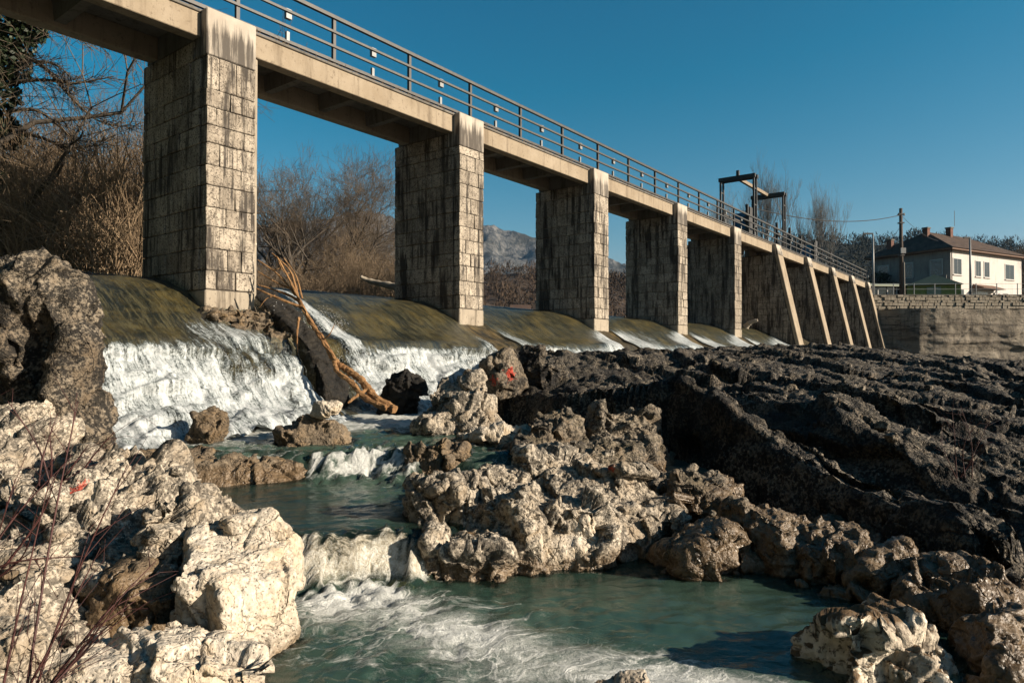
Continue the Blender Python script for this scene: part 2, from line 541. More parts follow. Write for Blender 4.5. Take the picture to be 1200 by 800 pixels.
# running water over the spillway: clear where it slides, grey and white where it breaks
def fall_mat(name):
    t = NT(name)
    uv = t.n('ShaderNodeUVMap').outputs[0]
    pos = t.geo()
    foam = t.attr('foam')
    a = t.noise(1.0, 5, 0.65, t.mapv(uv, (11.0, 0.9, 1)), 0.4)
    b = t.noise(1.0, 4, 0.7, t.mapv(uv, (40.0, 5.5, 1)), 0.7)
    cc = t.noise(1.0, 4, 0.6, t.mapv(uv, (2.6, 1.3, 1)), 0.6)
    d = t.noise(26, 4, 0.75, pos, 0.6)
    h = t.math('ADD', t.math('ADD', t.math('MULTIPLY', a, 0.30), t.math('MULTIPLY', b, 0.24)), t.math('ADD', t.math('MULTIPLY', cc, 0.18), t.math('MULTIPLY', d, 0.28)))
    h = t.math('ADD', t.math('MULTIPLY', h, 1.7), -0.35)
    k0 = t.math('ADD', h, t.math('SUBTRACT', foam, 0.5))
    alpha = t.ramp(k0, [(0.42, 0), (0.48, 0.5), (0.56, 0.97)])
    col = t.ramp(k0, [(0.42, (0.045, 0.055, 0.052)), (0.52, (0.14, 0.158, 0.155)), (0.62, (0.30, 0.32, 0.32)), (0.76, (0.50, 0.515, 0.51))])
    nr = t.bump(h, 0.5, 0.04)
    body = t.bsdf(col, 0.38, nr, 0.35)
    gl = t.n('ShaderNodeBsdfGlossy'); gl.inputs['Roughness'].default_value = 0.16
    t.put(gl.inputs['Normal'], nr)
    tp = t.n('ShaderNodeBsdfTransparent'); tp.inputs[0].default_value = (0.86, 0.92, 0.90, 1)
    fr = t.n('ShaderNodeFresnel'); fr.inputs[0].default_value = 1.33
    t.put(fr.inputs['Normal'], nr)
    clear = t.mixsh(t.math('MULTIPLY', fr.outputs[0], 0.18), tp.outputs[0], gl.outputs[0])
    return t.done(t.mixsh(alpha, clear, body))
M['fall'] = fall_mat('falling_water')

# pools
t = NT('river_water')
pos = t.geo()
foam = t.attr('foam')
warp = t.noise(1.4, 3, 0.5, pos, 0.0, 1)
wv = t.n('ShaderNodeVectorMath', operation='MULTIPLY_ADD')
t.put(wv.inputs[0], warp); wv.inputs[1].default_value = (0.75, 0.75, 0.0); t.put(wv.inputs[2], pos)
flowv = t.mapv(wv.outputs[0], (1.0, 1.0, 0.3), rot=(0, 0, -0.35))
lace = t.noise(1.0, 6, 0.66, t.mapv(flowv, (2.0, 4.6, 2)), 1.1)
def vein(scale, rot, w):
    n = t.noise(1.0, 4, 0.6, t.mapv(flowv, scale, rot=(0, 0, rot)), 0.9)
    return t.ramp(t.math('ABSOLUTE', t.math('SUBTRACT', n, 0.5)), [(0.0, w), (0.035, 0.0)])
veins = t.math('ADD', vein((0.9, 1.9, 1), 0.2, 0.16), vein((1.7, 3.0, 1), -0.3, 0.12))
fine = t.noise(30, 5, 0.75, pos, 0.5)
grain = t.noise(95, 3, 0.7, pos)
h = t.math('ADD', t.math('ADD', t.math('MULTIPLY', lace, 0.50), t.math('ADD', t.math('MULTIPLY', fine, 0.27), t.math('MULTIPLY', grain, 0.23))), veins)
k0 = t.math('ADD', h, t.math('SUBTRACT', foam, 0.5))
k = t.ramp(k0, [(0.34, 0), (0.46, 0.40), (0.62, 0.97)])
deep = t.mix(t.ramp(t.noise(0.8, 3, 0.5, pos), [(0.35, 0), (0.65, 1)]), (0.026, 0.056, 0.043), (0.044, 0.072, 0.052))
# water full of air bubbles is paler than clear deep water
air = t.math('ADD', t.math('ADD', foam, 0.30), t.math('MULTIPLY', t.math('SUBTRACT', lace, 0.5), 0.55), True)
deep = t.mix(t.ramp(air, [(0.02, 0), (0.34, 1)]), (0.007, 0.019, 0.016), deep)
nr = t.bump(t.noise(5.5, 4, 0.6, t.mapv(flowv, (1.0, 2.0, 1))), 0.24, 0.05)
nr = t.bump(t.noise(24, 3, 0.6, pos), 0.16, 0.01, nr)
df = t.n('ShaderNodeBsdfDiffuse'); t.put(df.inputs[0], deep)
tp = t.n('ShaderNodeBsdfTransparent'); tp.inputs[0].default_value = (0.66, 0.78, 0.62, 1)
body = t.mixsh(t.attr('shallow'), df.outputs[0], tp.outputs[0])
gl = t.n('ShaderNodeBsdfGlossy'); gl.inputs['Roughness'].default_value = 0.13
t.put(gl.inputs['Normal'], nr)
fr = t.n('ShaderNodeFresnel'); fr.inputs[0].default_value = 1.33
t.put(fr.inputs['Normal'], nr)
wat = t.mixsh(fr.outputs[0], body, gl.outputs[0])
fcol = t.ramp(k0, [(0.40, (0.15, 0.17, 0.15)), (0.54, (0.34, 0.35, 0.32)), (0.74, (0.55, 0.555, 0.52))])
# the little fall carries the yellow of the stone it runs over
fcol = t.mix(t.math('MULTIPLY', t.attr('tan'), 0.75), fcol, t.ramp(t.math('ADD', t.math('MULTIPLY', fine, 0.6), t.math('MULTIPLY', lace, 0.4)), [(0.36, (0.15, 0.115, 0.06)), (0.48, (0.42, 0.36, 0.25)), (0.60, (0.62, 0.59, 0.50))]))
fo = t.bsdf(fcol, 0.4, t.bump(t.math('ADD', h, t.math('MULTIPLY', fine, 0.6)), 0.7, 0.06), 0.35)
M['river'] = t.done(t.mixsh(k, wat, fo))
M['spray'] = simple_mat('spray_drops', (0.85, 0.88, 0.90), (0.95, 0.97, 0.98), 9, 0.3, 0)
t = NT('still_river')
M['still'] = t.done(t.bsdf((0.03, 0.06, 0.06), 0.05, t.bump(t.noise(2.0, 3, 0.5, t.geo()), 0.08, 0.05), 0.5))

M['bed'] = simple_mat('river_bed', (0.10, 0.09, 0.06), (0.22, 0.19, 0.125), 1.6, 0.9, 0.5, 0.03)
M['soil'] = simple_mat('bank_soil', (0.07, 0.052, 0.030), (0.135, 0.098, 0.055), 1.2, 0.95, 0.5, 0.05)
M['bark'] = simple_mat('grey_bark', (0.075, 0.062, 0.048), (0.16, 0.13, 0.10), 4, 0.95, 0.4, 0.02)
M['twig'] = simple_mat('grey_brown_twigs', (0.125, 0.095, 0.068), (0.23, 0.175, 0.12), 0.5, 0.95, 0)
M['twig_pale'] = simple_mat('pale_poplar_twigs', (0.20, 0.185, 0.165), (0.30, 0.28, 0.25), 0.5, 0.95, 0)
M['reed'] = simple_mat('dry_cane', (0.34, 0.235, 0.14), (0.62, 0.45, 0.28), 0.9, 0.9, 0)
M['brush'] = simple_mat('brown_brushwood', (0.20, 0.145, 0.09), (0.38, 0.275, 0.175), 0.6, 0.95, 0)
M['redtwig'] = simple_mat('red_brown_twigs', (0.055, 0.020, 0.018), (0.13, 0.045, 0.038), 5, 0.6, 0)
M['ivy'] = simple_mat('ivy_leaf', (0.016, 0.030, 0.012), (0.040, 0.060, 0.020), 2.0, 0.55, 0)
M['log'] = simple_mat('stripped_driftwood', (0.26, 0.125, 0.045), (0.52, 0.29, 0.12), 3.5, 0.8, 0.9, 0.03, stretch=(1, 1, 0.3))
M['paledrift'] = simple_mat('bleached_driftwood', (0.42, 0.36, 0.27), (0.58, 0.50, 0.39), 3, 0.8, 0.3, 0.01)
M['grass'] = simple_mat('bank_grass', (0.035, 0.050, 0.016), (0.095, 0.095, 0.035), 1.0, 0.95, 0.5, 0.05)
# ------------------------------------------------------------------ weir profile
PROF = np.array([(-6.0, 1.2), (-3.0, 3.05), (-2.2, 3.24), (-1.7, 3.30), (-1.3, 3.27), (-0.9, 3.15), (-0.5, 2.96), (-0.1, 2.72), (0.3, 2.47), (0.65, 2.27),
                 (0.92, 2.17), (1.05, 2.12), (1.14, 2.00), (1.27, 1.78), (1.45, 1.52), (1.68, 1.27), (1.95, 1.03), (2.25, 0.85), (2.7, 0.66), (3.4, 0.42)])
_sl = np.concatenate([[0], np.cumsum(np.hypot(*np.diff(PROF, axis=0).T))])
S_CREST = _sl[3]
S_LIP = _sl[11]
S_END = _sl[-1]

def prof(s):
    return np.interp(s, _sl, PROF[:, 0]), np.interp(s, _sl, PROF[:, 1])

def lip_shift(a):
    """the lip stands back just past the first pier and creeps about elsewhere"""
    return -0.35 * (sstep(1.0, 1.3, a) - sstep(1.8, 2.5, a)) + 0.06 * np.sin(a * 1.7) + 0.04 * np.sin(a * 4.1 + 1)

def ledges(A, SS):
    """broken rock steps below the lip, shared by the stone and the water on it"""
    p = np.stack([A.ravel(), SS.ravel(), np.zeros(A.size)], -1)
    low = sstep(S_LIP - 0.05, S_LIP + 0.35, SS)
    n = fbm(p * np.array([1.5, 2.6, 1]) + 3, 3, 44).reshape(A.shape)
    m = fbm(p * np.array([3.4, 4.6, 1]), 3, 45).reshape(A.shape)
    stp = (sstep(-0.15, 0.05, n) - 0.5) * 0.16 + (sstep(0.10, 0.30, n)) * 0.12 + m * 0.07
    return low * (stp * 0.55 + fbm(p * 0.8, 2, 47).reshape(A.shape) * 0.18)

def weir_surface(a, s, off=0.0):
    q, z = prof(s)
    q2, z2 = prof(s + 0.05)
    tq, tz = q2 - q, z2 - z
    ln = np.maximum(np.hypot(tq, tz), 1e-6)
    low = sstep(0.1, 1.0, q)
    q = q + lip_shift(a) * low - tz / ln * off
    z = z + tq / ln * off
    return P0[0] + a * DX + q * NX, P0[1] + a * DY + q * NY, z

def grid_mesh(name, X, Y, Z, mat, uv=None, attrs=None, smooth=True):
    r, c = X.shape
    V = np.stack([X, Y, Z], -1).reshape(-1, 3)
    idx = np.arange(r * c).reshape(r, c)
    F = np.stack([idx[:-1, :-1], idx[:-1, 1:], idx[1:, 1:], idx[1:, :-1]], -1).reshape(-1, 4)
    me = mesh_np(name, V, F, mat, smooth)
    if uv is not None:
        lay = me.uv_layers.new(name='UVMap')
        vi = F.ravel()
        lay.data.foreach_set('uv', np.stack([uv[0].ravel()[vi], uv[1].ravel()[vi]], -1).astype(np.float32).ravel())
    for k, v in (attrs or {}).items():
        at_ = me.attributes.new(k, 'FLOAT', 'POINT')
        at_.data.foreach_set('value', v.ravel().astype(np.float32))
    return me

def build_weir():
    a = np.concatenate([np.arange(-11, 20, 0.07), np.arange(20, 44.5, 0.22)])
    s = np.arange(0, S_END + 0.01, 0.06)
    A, SS = np.meshgrid(a, s)
    p = np.stack([A.ravel() * 1.0, SS.ravel() * 1.0, np.zeros(A.size)], -1)
    rough = fbm(p * 2.0, 4, 3).reshape(A.shape) * 0.05
    low = sstep(S_LIP - 0.1, S_LIP + 0.6, SS)
    off = rough + ledges(A, SS) + low * fbm(p * 4, 3, 8).reshape(A.shape) * 0.05 - 0.02
    X, Y, Z = weir_surface(A, SS, off)
    me = grid_mesh('spillway', X, Y, Z, M['spill'], (A, SS))
    root = empty('weir', 'mossy curved overflow weir running beneath the bridge piers', 'weir', W(0, -6, 1.2))
    o = link('spillway', me, root)
    o.matrix_parent_inverse = Matrix.Translation(root.location).inverted()
    return root
build_weir()

def build_falls():
    """one sheet of running water for each bay of the weir"""
    bays = [(-7.5, -0.02, 'water'), (1.0, 6.85, 'water'), (7.85, 13.7, 'water'), (14.7, 20.55, 'water'), (21.55, 27.4, 'water'), (28.4, 34.2, 'water')]
    for i, (a0, a1, nm) in enumerate(bays):
        step = 0.03 if i < 2 else (0.05 if i < 4 else 0.1)
        if i == 0:
            a1 = 0.95
        a = np.arange(a0, a1, step)
        s = np.arange(S_CREST - 1.4, S_END - 0.3, 0.03 if i < 2 else 0.05)
        A, SS = np.meshgrid(a, s)
        p = np.stack([A.ravel(), SS.ravel(), np.full(A.size, i * 7.3)], -1)
        down = sstep(S_LIP - 0.05, S_LIP + 0.35, SS)
        st = fbm(p * np.array([3.2, 0.8, 1]), 4, 21).reshape(A.shape)
        tb = fbm(p * np.array([9, 5.0, 1]), 4, 31).reshape(A.shape)
        rg = ridged(p * np.array([6, 2.2, 1]), 4, 41).reshape(A.shape)
        off = 0.035 + 0.010 * st + down * (0.075 + 0.02 * st + 0.025 * tb + 0.035 * (rg - 0.5))
        LG = ledges(A, SS)
        off = off + LG * 0.92
        base = sstep(S_END - 1.5, S_END - 0.7, SS)
        off = off + base * (0.06 + 0.05 * tb)
        # foam: a little on the lower half of the curve, more beside the piers, white below the lip
        mid = sstep(S_CREST + 1.1, S_LIP - 0.15, SS)
        e0 = np.exp(-((A - a0) / 0.9) ** 2) if i else 0 * A
        e1 = np.exp(-((A - (6.85 * i - 0.02)) / (1.1)) ** 2)
        foam = -0.25 + 0.22 * mid + mid * (0.50 * e1 + 0.28 * e0) + (0.14 * mid if i == 0 else 0)
        big = fbm(p * np.array([0.55, 0.22, 1]), 3, 51).reshape(A.shape)
        foam = foam + mid * big * 0.30
        white = 0.52 + 0.34 * np.maximum(big, -0.15) + 0.17 * sstep(S_LIP + 0.3, S_LIP + 1.5, SS)
        if i:
            white = white + 0.08
        if i == 0:
            white = white - 0.03 + 0.05 * sstep(-3.5, -0.5, A)
        if i:
            gap = sstep(0.9, 1.2, A) - sstep(1.8, 2.5, A)
            if i == 1:
                white = white - 0.42 * gap
                off = off - 0.12 * gap * down
                foam = foam + 0.9 * np.exp(-((A - 2.15 + (SS - S_CREST) * -0.12) / 0.30) ** 2) * sstep(S_CREST + 0.3, S_CREST + 0.7, SS)
        white = white - 0.55 * np.maximum(LG - 0.05, 0) + 0.10 * tb
        foam = foam * (1 - down) + white * down
        if i >= 2:
            foam = foam + (0.30 if i == 2 else 0.50) * sstep(S_CREST + 0.6, S_CREST + 1.7, SS) * (1 - down)
        foam = np.minimum(foam + base * 0.08, 0.60)
        X, Y, Z = weir_surface(A, SS, off)
        me = grid_mesh('water', X, Y, Z, M['fall'], (A, SS), {'foam': foam})
        o = struct(link('water', me))
        o['label'] = 'white water pouring over one bay of the weir'
build_falls()

# still water above the weir
q0 = [W(-40, -2.1, 3.325), W(60, -2.1, 3.325), W(60, -14, 3.36), W(-40, -14, 3.36)]
me = bpy.data.meshes.new('river_water')
V = []
for (a, q) in ((-40, -1.75), (45, -1.75), (45, -90), (-40, -90)):
    V.append(W(a, q, 3.335))
me.from_pydata(V, [], [(0, 1, 2, 3)])
me.materials.append(M['still'])
struct(link('river_water', me))

# ------------------------------------------------------------------ bridge piers
unit_block = []
for k in range(6):
    bm = bmesh.new()
    bmesh.ops.create_cube(bm, size=1.0)
    bmesh.ops.bevel(bm, geom=list(bm.edges), offset=0.045, segments=1, affect='EDGES', profile=0.5)
    rr = random.Random(k)
    for v in bm.verts:
        v.co += Vector((rr.uniform(-1, 1), rr.uniform(-1, 1), rr.uniform(-1, 1))) * 0.018
    me = bpy.data.meshes.new('block')
    bm.to_mesh(me); bm.free()
    me.materials.append(M['ashlar'])
    unit_block.append(me)

PW, PD, PIL, EXTRA = 0.98, 2.45, 0.24, 0.2

def courses(z0, z1, rr):
    z = z0
    out = []
    while z < z1 - 0.2:
        h = rr.choice([0.33, 0.35, 0.37, 0.40])
        if z + h > z1 - 0.2:
            h = z1 - z
        out.append((z, h))
        z += h
    return out

def splits(length, rr, lo, hi, off):
    n = max(1, round(length / ((lo + hi) / 2)))
    cuts = [length * i / n for i in range(n + 1)]
    for i in range(1, n):
        cuts[i] += rr.uniform(-0.16, 0.16) * length / n + (off * 0.26 * length / n)
    return cuts

def add_blocks(put, rr, z0, z1, batter=None):
    """facing stones of the front and of the side towards the driftwood bay"""
    j = 0.014
    cs = courses(z0, z1, rr)
    if batter is None:
        cs.append((z1 + 0.002, 6.65 - z1))
    for ci, (z, h) in enumerate(cs):
        off = 1 if ci % 2 else -1
        fy = 0.0 if batter is None else batter(z + h / 2)
        cx = splits(PW, rr, 0.30, 0.48, off)
        if rr.random() < 0.35 and len(cx) > 3:
            del cx[rr.randrange(1, len(cx) - 1)]
        for x0, x1 in (zip(cx[:-1], cx[1:]) if z < z1 else ()):
            d = rr.uniform(-0.008, 0.010)
            put((x0 + x1) / 2, fy + 0.10 - d, z + h / 2, x1 - x0 - j, 0.22, h - j, 'f')
        fy = fy if z < z1 else 0.22
        ly = PD - (fy + 0.21)
        cy = splits(ly, rr, 0.38, 0.62, off)
        for y0, y1 in zip(cy[:-1], cy[1:]):
            d = rr.uniform(-0.008, 0.010)
            put(0.10 - d, fy + 0.21 + (y0 + y1) / 2, z + h / 2, 0.22, y1 - y0 - j, h - j, 's')

PIER_LABELS = [
    'tall ashlar bridge pier with stained cap beside the leaning driftwood log',
    'second ashlar pier, one bay beyond the pier beside the driftwood log',
    'third ashlar pier, midway between the driftwood pier and the gantry frame',
    'fourth ashlar pier, next to last upright one before the gantry frame',
    'narrow upright pier just before the gantry, last one with a plumb front',
    'sloping stone buttress under the gantry, first of the leaning row',
    'second sloping buttress of the leaning row, just past the gantry',
    'third sloping buttress of the leaning row towards the village bank',
    'fourth sloping buttress of the leaning row, next to last before the bank',
    'last sloping buttress of the row, against the village bank wall']

def build_pier(i):
    rr = random.Random(100 + i)
    lean = i >= 5
    root = empty('bridge_pier' if not lean else 'sloping_buttress', PIER_LABELS[i], 'pier' if not lean else 'buttress',
                 W(i * SPAN, 0, 1.0), ANG, 'piers under the bridge' if not lean else 'sloping buttresses under the bridge')
    zt = DECK + 0.04 - 1.0
    if not lean:
        MB().box(0.03, PW - 0.03, 0.02, 0.5, 0, zt - 0.75).part('core', M['mortar'], root)
        body = MB().box(0.03, PW + EXTRA, PIL, PD - 0.02, 0, 6.655)
        body.part('body', M['plinth'], root, 0.02)
        MB().box(-0.005, PW + 0.005, -0.012, 0.42, 6.30, zt).part('cap', M['cap'], root, 0.018)
        MB().box(0.0, PW, 0.43, 2.30, 6.662, 7.10).part('bearing_block', M['slab'], root)
        MB().box(-0.004, PW + 0.004, -0.010, PD, 0.2, 2.02).part('foot', M['plinth'], root, 0.02)
        z0, z1 = 2.03, 6.29
        batter = None
    else:
        run = 1.55
        H = zt - 0.9
        fb = lambda z: -run * (1 - np.clip(z / zt, 0, 1))
        MB().hexa([(0.03, fb(0) + 0.03, 0), (PW - 0.03, fb(0) + 0.03, 0), (PW - 0.03, PD, 0), (0.03, PD, 0)],
                  [(0.03, fb(zt - .6) + 0.03, zt - .6), (PW - 0.03, fb(zt - .6) + 0.03, zt - .6), (PW - 0.03, PD, zt - .6), (0.03, PD, zt - .6)]).part('core', M['mortar'], root)
        c0 = zt - 0.62
        MB().hexa([(0, fb(c0) - .01, c0), (PW, fb(c0) - .01, c0), (PW, .55, c0), (0, .55, c0)], [(0, fb(zt) - .01, zt), (PW, fb(zt) - .01, zt), (PW, .55, zt), (0, .55, zt)]).part('cap', M['cap'], root, 0.02)
        fz0, fz1 = 0.0, zt - 0.63
        MB().hexa([(0.005, fb(fz0), fz0), (PW - .005, fb(fz0), fz0), (PW - .005, fb(fz0) + .2, fz0), (0.005, fb(fz0) + .2, fz0)],
                  [(0.005, fb(fz1), fz1), (PW - .005, fb(fz1), fz1), (PW - .005, fb(fz1) + .2, fz1), (0.005, fb(fz1) + .2, fz1)]).part('sloping_face', M['beam'], root, 0.02)
        z0, z1 = 0.2, zt - 0.63
        batter = lambda z: float(fb(z)) + 0.02
    if i <= 3:
        def put(x, y, z, sx, sy, sz, kind):
            o = link('block', unit_block[rr.randrange(6)], root)
            o.location = (x, y, z)
            o.scale = (sx, sy, sz)
        add_blocks(put, rr, z0, z1, batter)
    else:
        mb = MB()
        def put(x, y, z, sx, sy, sz, kind):
            if lean and kind == 'f':
                return
            mb.box(x - sx / 2, x + sx / 2, y - sy / 2, y + sy / 2, z - sz / 2, z + sz / 2)
        add_blocks(put, rr, z0, z1, batter)
        stuff(mb.part('block_facing', M['ashlar'], root, 0.012))
for i in range(10):
    build_pier(i)

# concrete footing that carries the first pier into the falls
root = empty('pier_footing', 'broken stained concrete footing jutting into the falls below the first pier', 'footing', W(0, 0.4, 0.6), ANG)

# wall that closes the last bays between the buttresses
root = empty('bay_wall', 'dark coursed stone wall closing the last bays behind the buttresses', 'wall', W(4 * SPAN, -2.5, 1.0), ANG)
L = 5.4 * SPAN
MB().box(PW, L, 0.12, 0.5, 0, DECK - 1.5).part('core', M['mortar'], root)
mb = MB()
rr = random.Random(5)
for ci, (z, h) in enumerate(courses(0.4, DECK - 1.55, rr)):
    x = PW + rr.uniform(0, 0.3)
    while x < L:
        w = rr.uniform(0.45, 0.85)
        mb.box(x + 0.01, x + w - 0.01, -rr.uniform(0, 0.02), 0.14, z + 0.01, z + h - 0.01)
        x += w
stuff(mb.part('block_facing', M['ashlar'], root, 0.012))

# ------------------------------------------------------------------ bridge deck and its railings
A0, A1 = -11.0, 9 * SPAN + 2.4
deck = empty('bridge_deck', 'narrow concrete bridge deck on tan edge beams over the weir', 'bridge', W(A0, 0, 7.6), ANG)
def dl(a):
    return a - A0
for i in range(-2, 10):
    x0, x1 = dl(max(A0, i * SPAN + (PW if i >= 0 else 0) + 0.004)), dl(min(A1, (i + 1) * SPAN - 0.004))
    if i == 9:
        x1 = dl(A1)
    MB().box(x0, x1, 0.20, 0.48, 0.06, 0.50).part('edge_beam', M['beam'], deck, 0.012)
    MB().box(x0, x1, 1.85, 2.13, 0.06, 0.50).part('back_beam', M['beam'], deck, 0.012)
    n = 3
    for k in range(1, n + 1):
        c = x0 + (x1 - x0) * k / (n + 1)
        MB().hexa([(c - .09, .481, .14), (c + .09, .481, .14), (c + .09, 1.849, .14), (c - .09, 1.849, .14)],
                  [(c - .13, .481, .499), (c + .13, .481, .499), (c + .13, 1.849, .499), (c - .13, 1.849, .499)]).part('cross_rib', M['slab'], deck)
MB().box(0, dl(A1), 0.17, 2.16, 0.502, 0.56).part('deck_slab', M['slab'], deck, 0.01)

def build_railing(name, label, y, tall, mat, flip, nrail, cat='railing'):
    root = empty(name, label, cat, W(A0, -y, DECK + 0.04), ANG)
    step = SPAN / 3
    x = 0.35
    xs = []
    while x < dl(A1):
        xs.append(x); x += step
    for x in xs:
        MB().box(x - .036, x + .036, -.036, .036, 0, tall).part('post', mat, root)
        MB().box(x + 1.10, x + 1.17, 0.0, 0.06, 0.0, 0.34).part('bracket', M['galv'], root)
        MB().box(x + 1.07, x + 1.20, -.03, 0.05, 0.60, 0.80).part('clamp_plate', M['galv'], root)
    for k in range(nrail):
        z = tall - 0.035 - k * (tall - 0.13) / (nrail - 1)
        r = 0.038 if k == 0 else 0.026
        MB().box(xs[0], xs[-1], -r - .04, r - .04, z - r, z + r).part('rail', mat, root)
    return root
build_railing('front_railing', 'dark steel railing along the downstream edge of the bridge', 0.30, 1.10, M['steel'], False, 4)
build_railing('back_railing', 'steel railing with pale clamp plates along the upstream edge of the bridge', 2.05, 1.05, M['steel'], True, 3)
# pale handrail conduit
mb = MB()

# wing wall between the first two bays, coloured near black to carry the shade of its unlit side
ww = empty('wing_wall', 'black dripping wing wall under the leaning driftwood log', 'wall', W(1.2, 0, 0.4), ANG)
WING = [(-1.1, 3.28), (-0.4, 3.06), (0.3, 2.66), (0.9, 2.34), (1.45, 1.95), (1.85, 1.35), (2.05, 0.4)]
# ------------------------------------------------------------------ rock builders
def ico(sub):
    bm = bmesh.new()
    bmesh.ops.create_icosphere(bm, subdivisions=sub, radius=1.0)
    V = np.array([v.co[:] for v in bm.verts])
    F = np.array([[l.index for l in f.verts] for f in bm.faces])
    bm.free()
    return V, F
ICO4 = ico(4)
ICO2 = ico(2)

def lump(c, r, seed, sharp=1.0, tilt=0.25, planes=15, rotz=None):
    """a fractured block: six joint planes of a tilted frame and some chipped corners"""
    rr = np.random.default_rng(seed)
    V = ICO4[0]
    e = rr.uniform(-1, 1, 3) * np.array([0.30, 0.30, 0.6])
    Rf = np.array(Matrix.Rotation(e[2], 3, 'Z') @ Matrix.Rotation(e[0], 3, 'X') @ Matrix.Rotation(e[1], 3, 'Y'))
    N = np.concatenate([Rf.T, -Rf.T])
    N = N + rr.normal(0, 0.10, N.shape)
    d = rr.uniform(0.70, 0.90, 6)
    M2 = rr.normal(size=(planes - 5, 3))
    N = np.concatenate([N, M2]); N /= np.linalg.norm(N, axis=1, keepdims=True)
    d = np.concatenate([d, rr.uniform(0.80, 1.08, planes - 5)])
    dot = V @ N.T
    rad = np.where(dot > 0.05, d[None] / np.maximum(dot, 0.05), 9.0)
    k = 50.0
    allr = np.minimum(np.concatenate([rad, np.full((len(V), 1), 1.35)], 1), 3)
    sm = -np.log(np.exp(-k * allr).sum(1)) / k
    P = V * np.maximum(sm, 0.25)[:, None]
    P = P / np.maximum(np.abs(P).max(0), 0.3)
    P = P * np.array(r)
    ax = rr.uniform(-tilt, tilt, 2)
    az = rr.uniform(-0.35, 0.35) if rotz is None else rotz
    R = np.array((Matrix.Rotation(az, 3, 'Z') @ Matrix.Rotation(ax[0], 3, 'X') @ Matrix.Rotation(ax[1], 3, 'Y')))
    return P @ R.T + np.array(c), ICO4[1]

def px_lump(u0, v0, u1, v1, Y, dy, seed, sharp=1.0, tilt=0.18, **kw):
    """a block that covers this much of the view when it stands Y metres out, dy metres deep"""
    c = at((u0 + u1) / 2, (v0 + v1) / 2, Y)
    rx = (u1 - u0) / 2 / FPX * Y
    rz = (v1 - v0) / 2 / FPX * Y
    return lump(c, (rx * 1.06, dy / 2, rz * 1.06), seed, sharp, tilt, **kw)

def remesh(parts, voxel):
    V = np.concatenate([p[0] for p in parts])
    off, Fs = 0, []
    for p in parts:
        Fs.append(p[1] + off); off += len(p[0])
    me = mesh_np('tmp', V, np.concatenate(Fs))
    o = bpy.data.objects.new('tmp', me)
    COL.objects.link(o)
    md = o.modifiers.new('r', 'REMESH'); md.mode = 'VOXEL'; md.voxel_size = voxel
    dg = bpy.context.evaluated_depsgraph_get()
    m2 = bpy.data.meshes.new_from_object(o.evaluated_get(dg))
    bpy.data.objects.remove(o); bpy.data.meshes.remove(me)
    n = len(m2.vertices)
    P = np.zeros(n * 3, np.float32); m2.vertices.foreach_get('co', P)
    Nn = np.zeros(n * 3, np.float32); m2.vertex_normals.foreach_get('vector', Nn)
    Fq = np.zeros(len(m2.loops), np.int32); m2.loops.foreach_get('vertex_index', Fq)
    bpy.data.meshes.remove(m2)
    return P.reshape(-1, 3).astype(np.float64), Nn.reshape(-1, 3).astype(np.float64), Fq.reshape(-1, 4)

def cell_steps(p, size, seed, step, tilt, crack, cw):
    w = p / size + fbm(p / size * 0.8, 2, seed + 60)[:, None] * np.array([[0.35, -0.3, 0.3]])
    F1, F2, ID, C = worley(w, seed)
    tv = np.stack([np.sin(ID * 91.7), np.sin(ID * 57.3 + 1), np.sin(ID * 33.1 + 2)], -1)
    return (ID - 0.5) * step + (C * tv).sum(1) * tilt - crack * np.exp(-((F2 - F1) / cw) ** 2)

def scallop(p, size, seed):
    w = p / size + fbm(p / size * 0.7, 2, seed + 70)[:, None] * np.array([[0.4, 0.4, -0.3]])
    F1, F2, ID, C = worley(w, seed)
    return np.clip(F1, 0, 1) ** 2 * (0.6 + 0.8 * ID)

def d_lime(p, amp=1.0, seed=0, rough=1.0):
    h = fbm(p * 1.3, 2, seed) * 0.05
    h = h + cell_steps(p, 0.62, seed + 1, 0.05, 0.17, 0.03, 0.03)
    h = h + cell_steps(p, 0.25, seed + 2, 0.022, 0.060, 0.014, 0.04)
    h = h + cell_steps(p, 0.10, seed + 7, 0.012, 0.045, 0.008, 0.06) * (0.4 + 0.6 * rough)
    m = sstep(-0.05, 0.30, fbm(p * 1.6, 3, seed + 9)) * rough
    h = h + m * ((scallop(p, 0.065, seed + 3) - 0.35) * 0.026 + ridged(p * 13, 3, seed + 4) * 0.016)
    h = h + fbm(p * 12, 4, seed + 5) * 0.010
    return h * amp

def d_karst(p, amp=1.0, seed=0, rough=1.0):
    h = fbm(p * 0.9, 4, seed) * 0.10
    h = h + cell_steps(p, 0.75, seed + 1, 0.05, 0.16, 0.03, 0.04)
    h = h + cell_steps(p, 0.28, seed + 2, 0.02, 0.06, 0.015, 0.05)
    h = h + (scallop(p * np.array([1, 1, 1.5]), 0.20, seed + 3) - 0.3) * 0.075
    h = h + (scallop(p, 0.085, seed + 4) - 0.3) * 0.062
    h = h + fbm(p * 12, 3, seed + 5) * 0.012
    return h * amp

def d_tufa(p, amp=1.0, seed=0, rough=1.0):
    w = fbm(p * 1.6, 3, seed + 3)[:, None] * np.array([[0.9, 0.7, 0.2]])
    q = p * np.array([1, 1, 0.22]) * 2.6 + w
    h = (1 - np.abs(vnoise(q, seed)) * 2.2) * 0.15
    h = h + (1 - np.abs(vnoise(q * 2.3 + 5, seed + 1)) * 2.0) * 0.07
    h = h + fbm(p * 1.2, 3, seed + 1) * 0.10
    h = h + (scallop(p, 0.10, seed + 4) - 0.3) * 0.05 + fbm(p * 14, 3, seed + 5) * 0.015
    return (h - 0.06) * amp

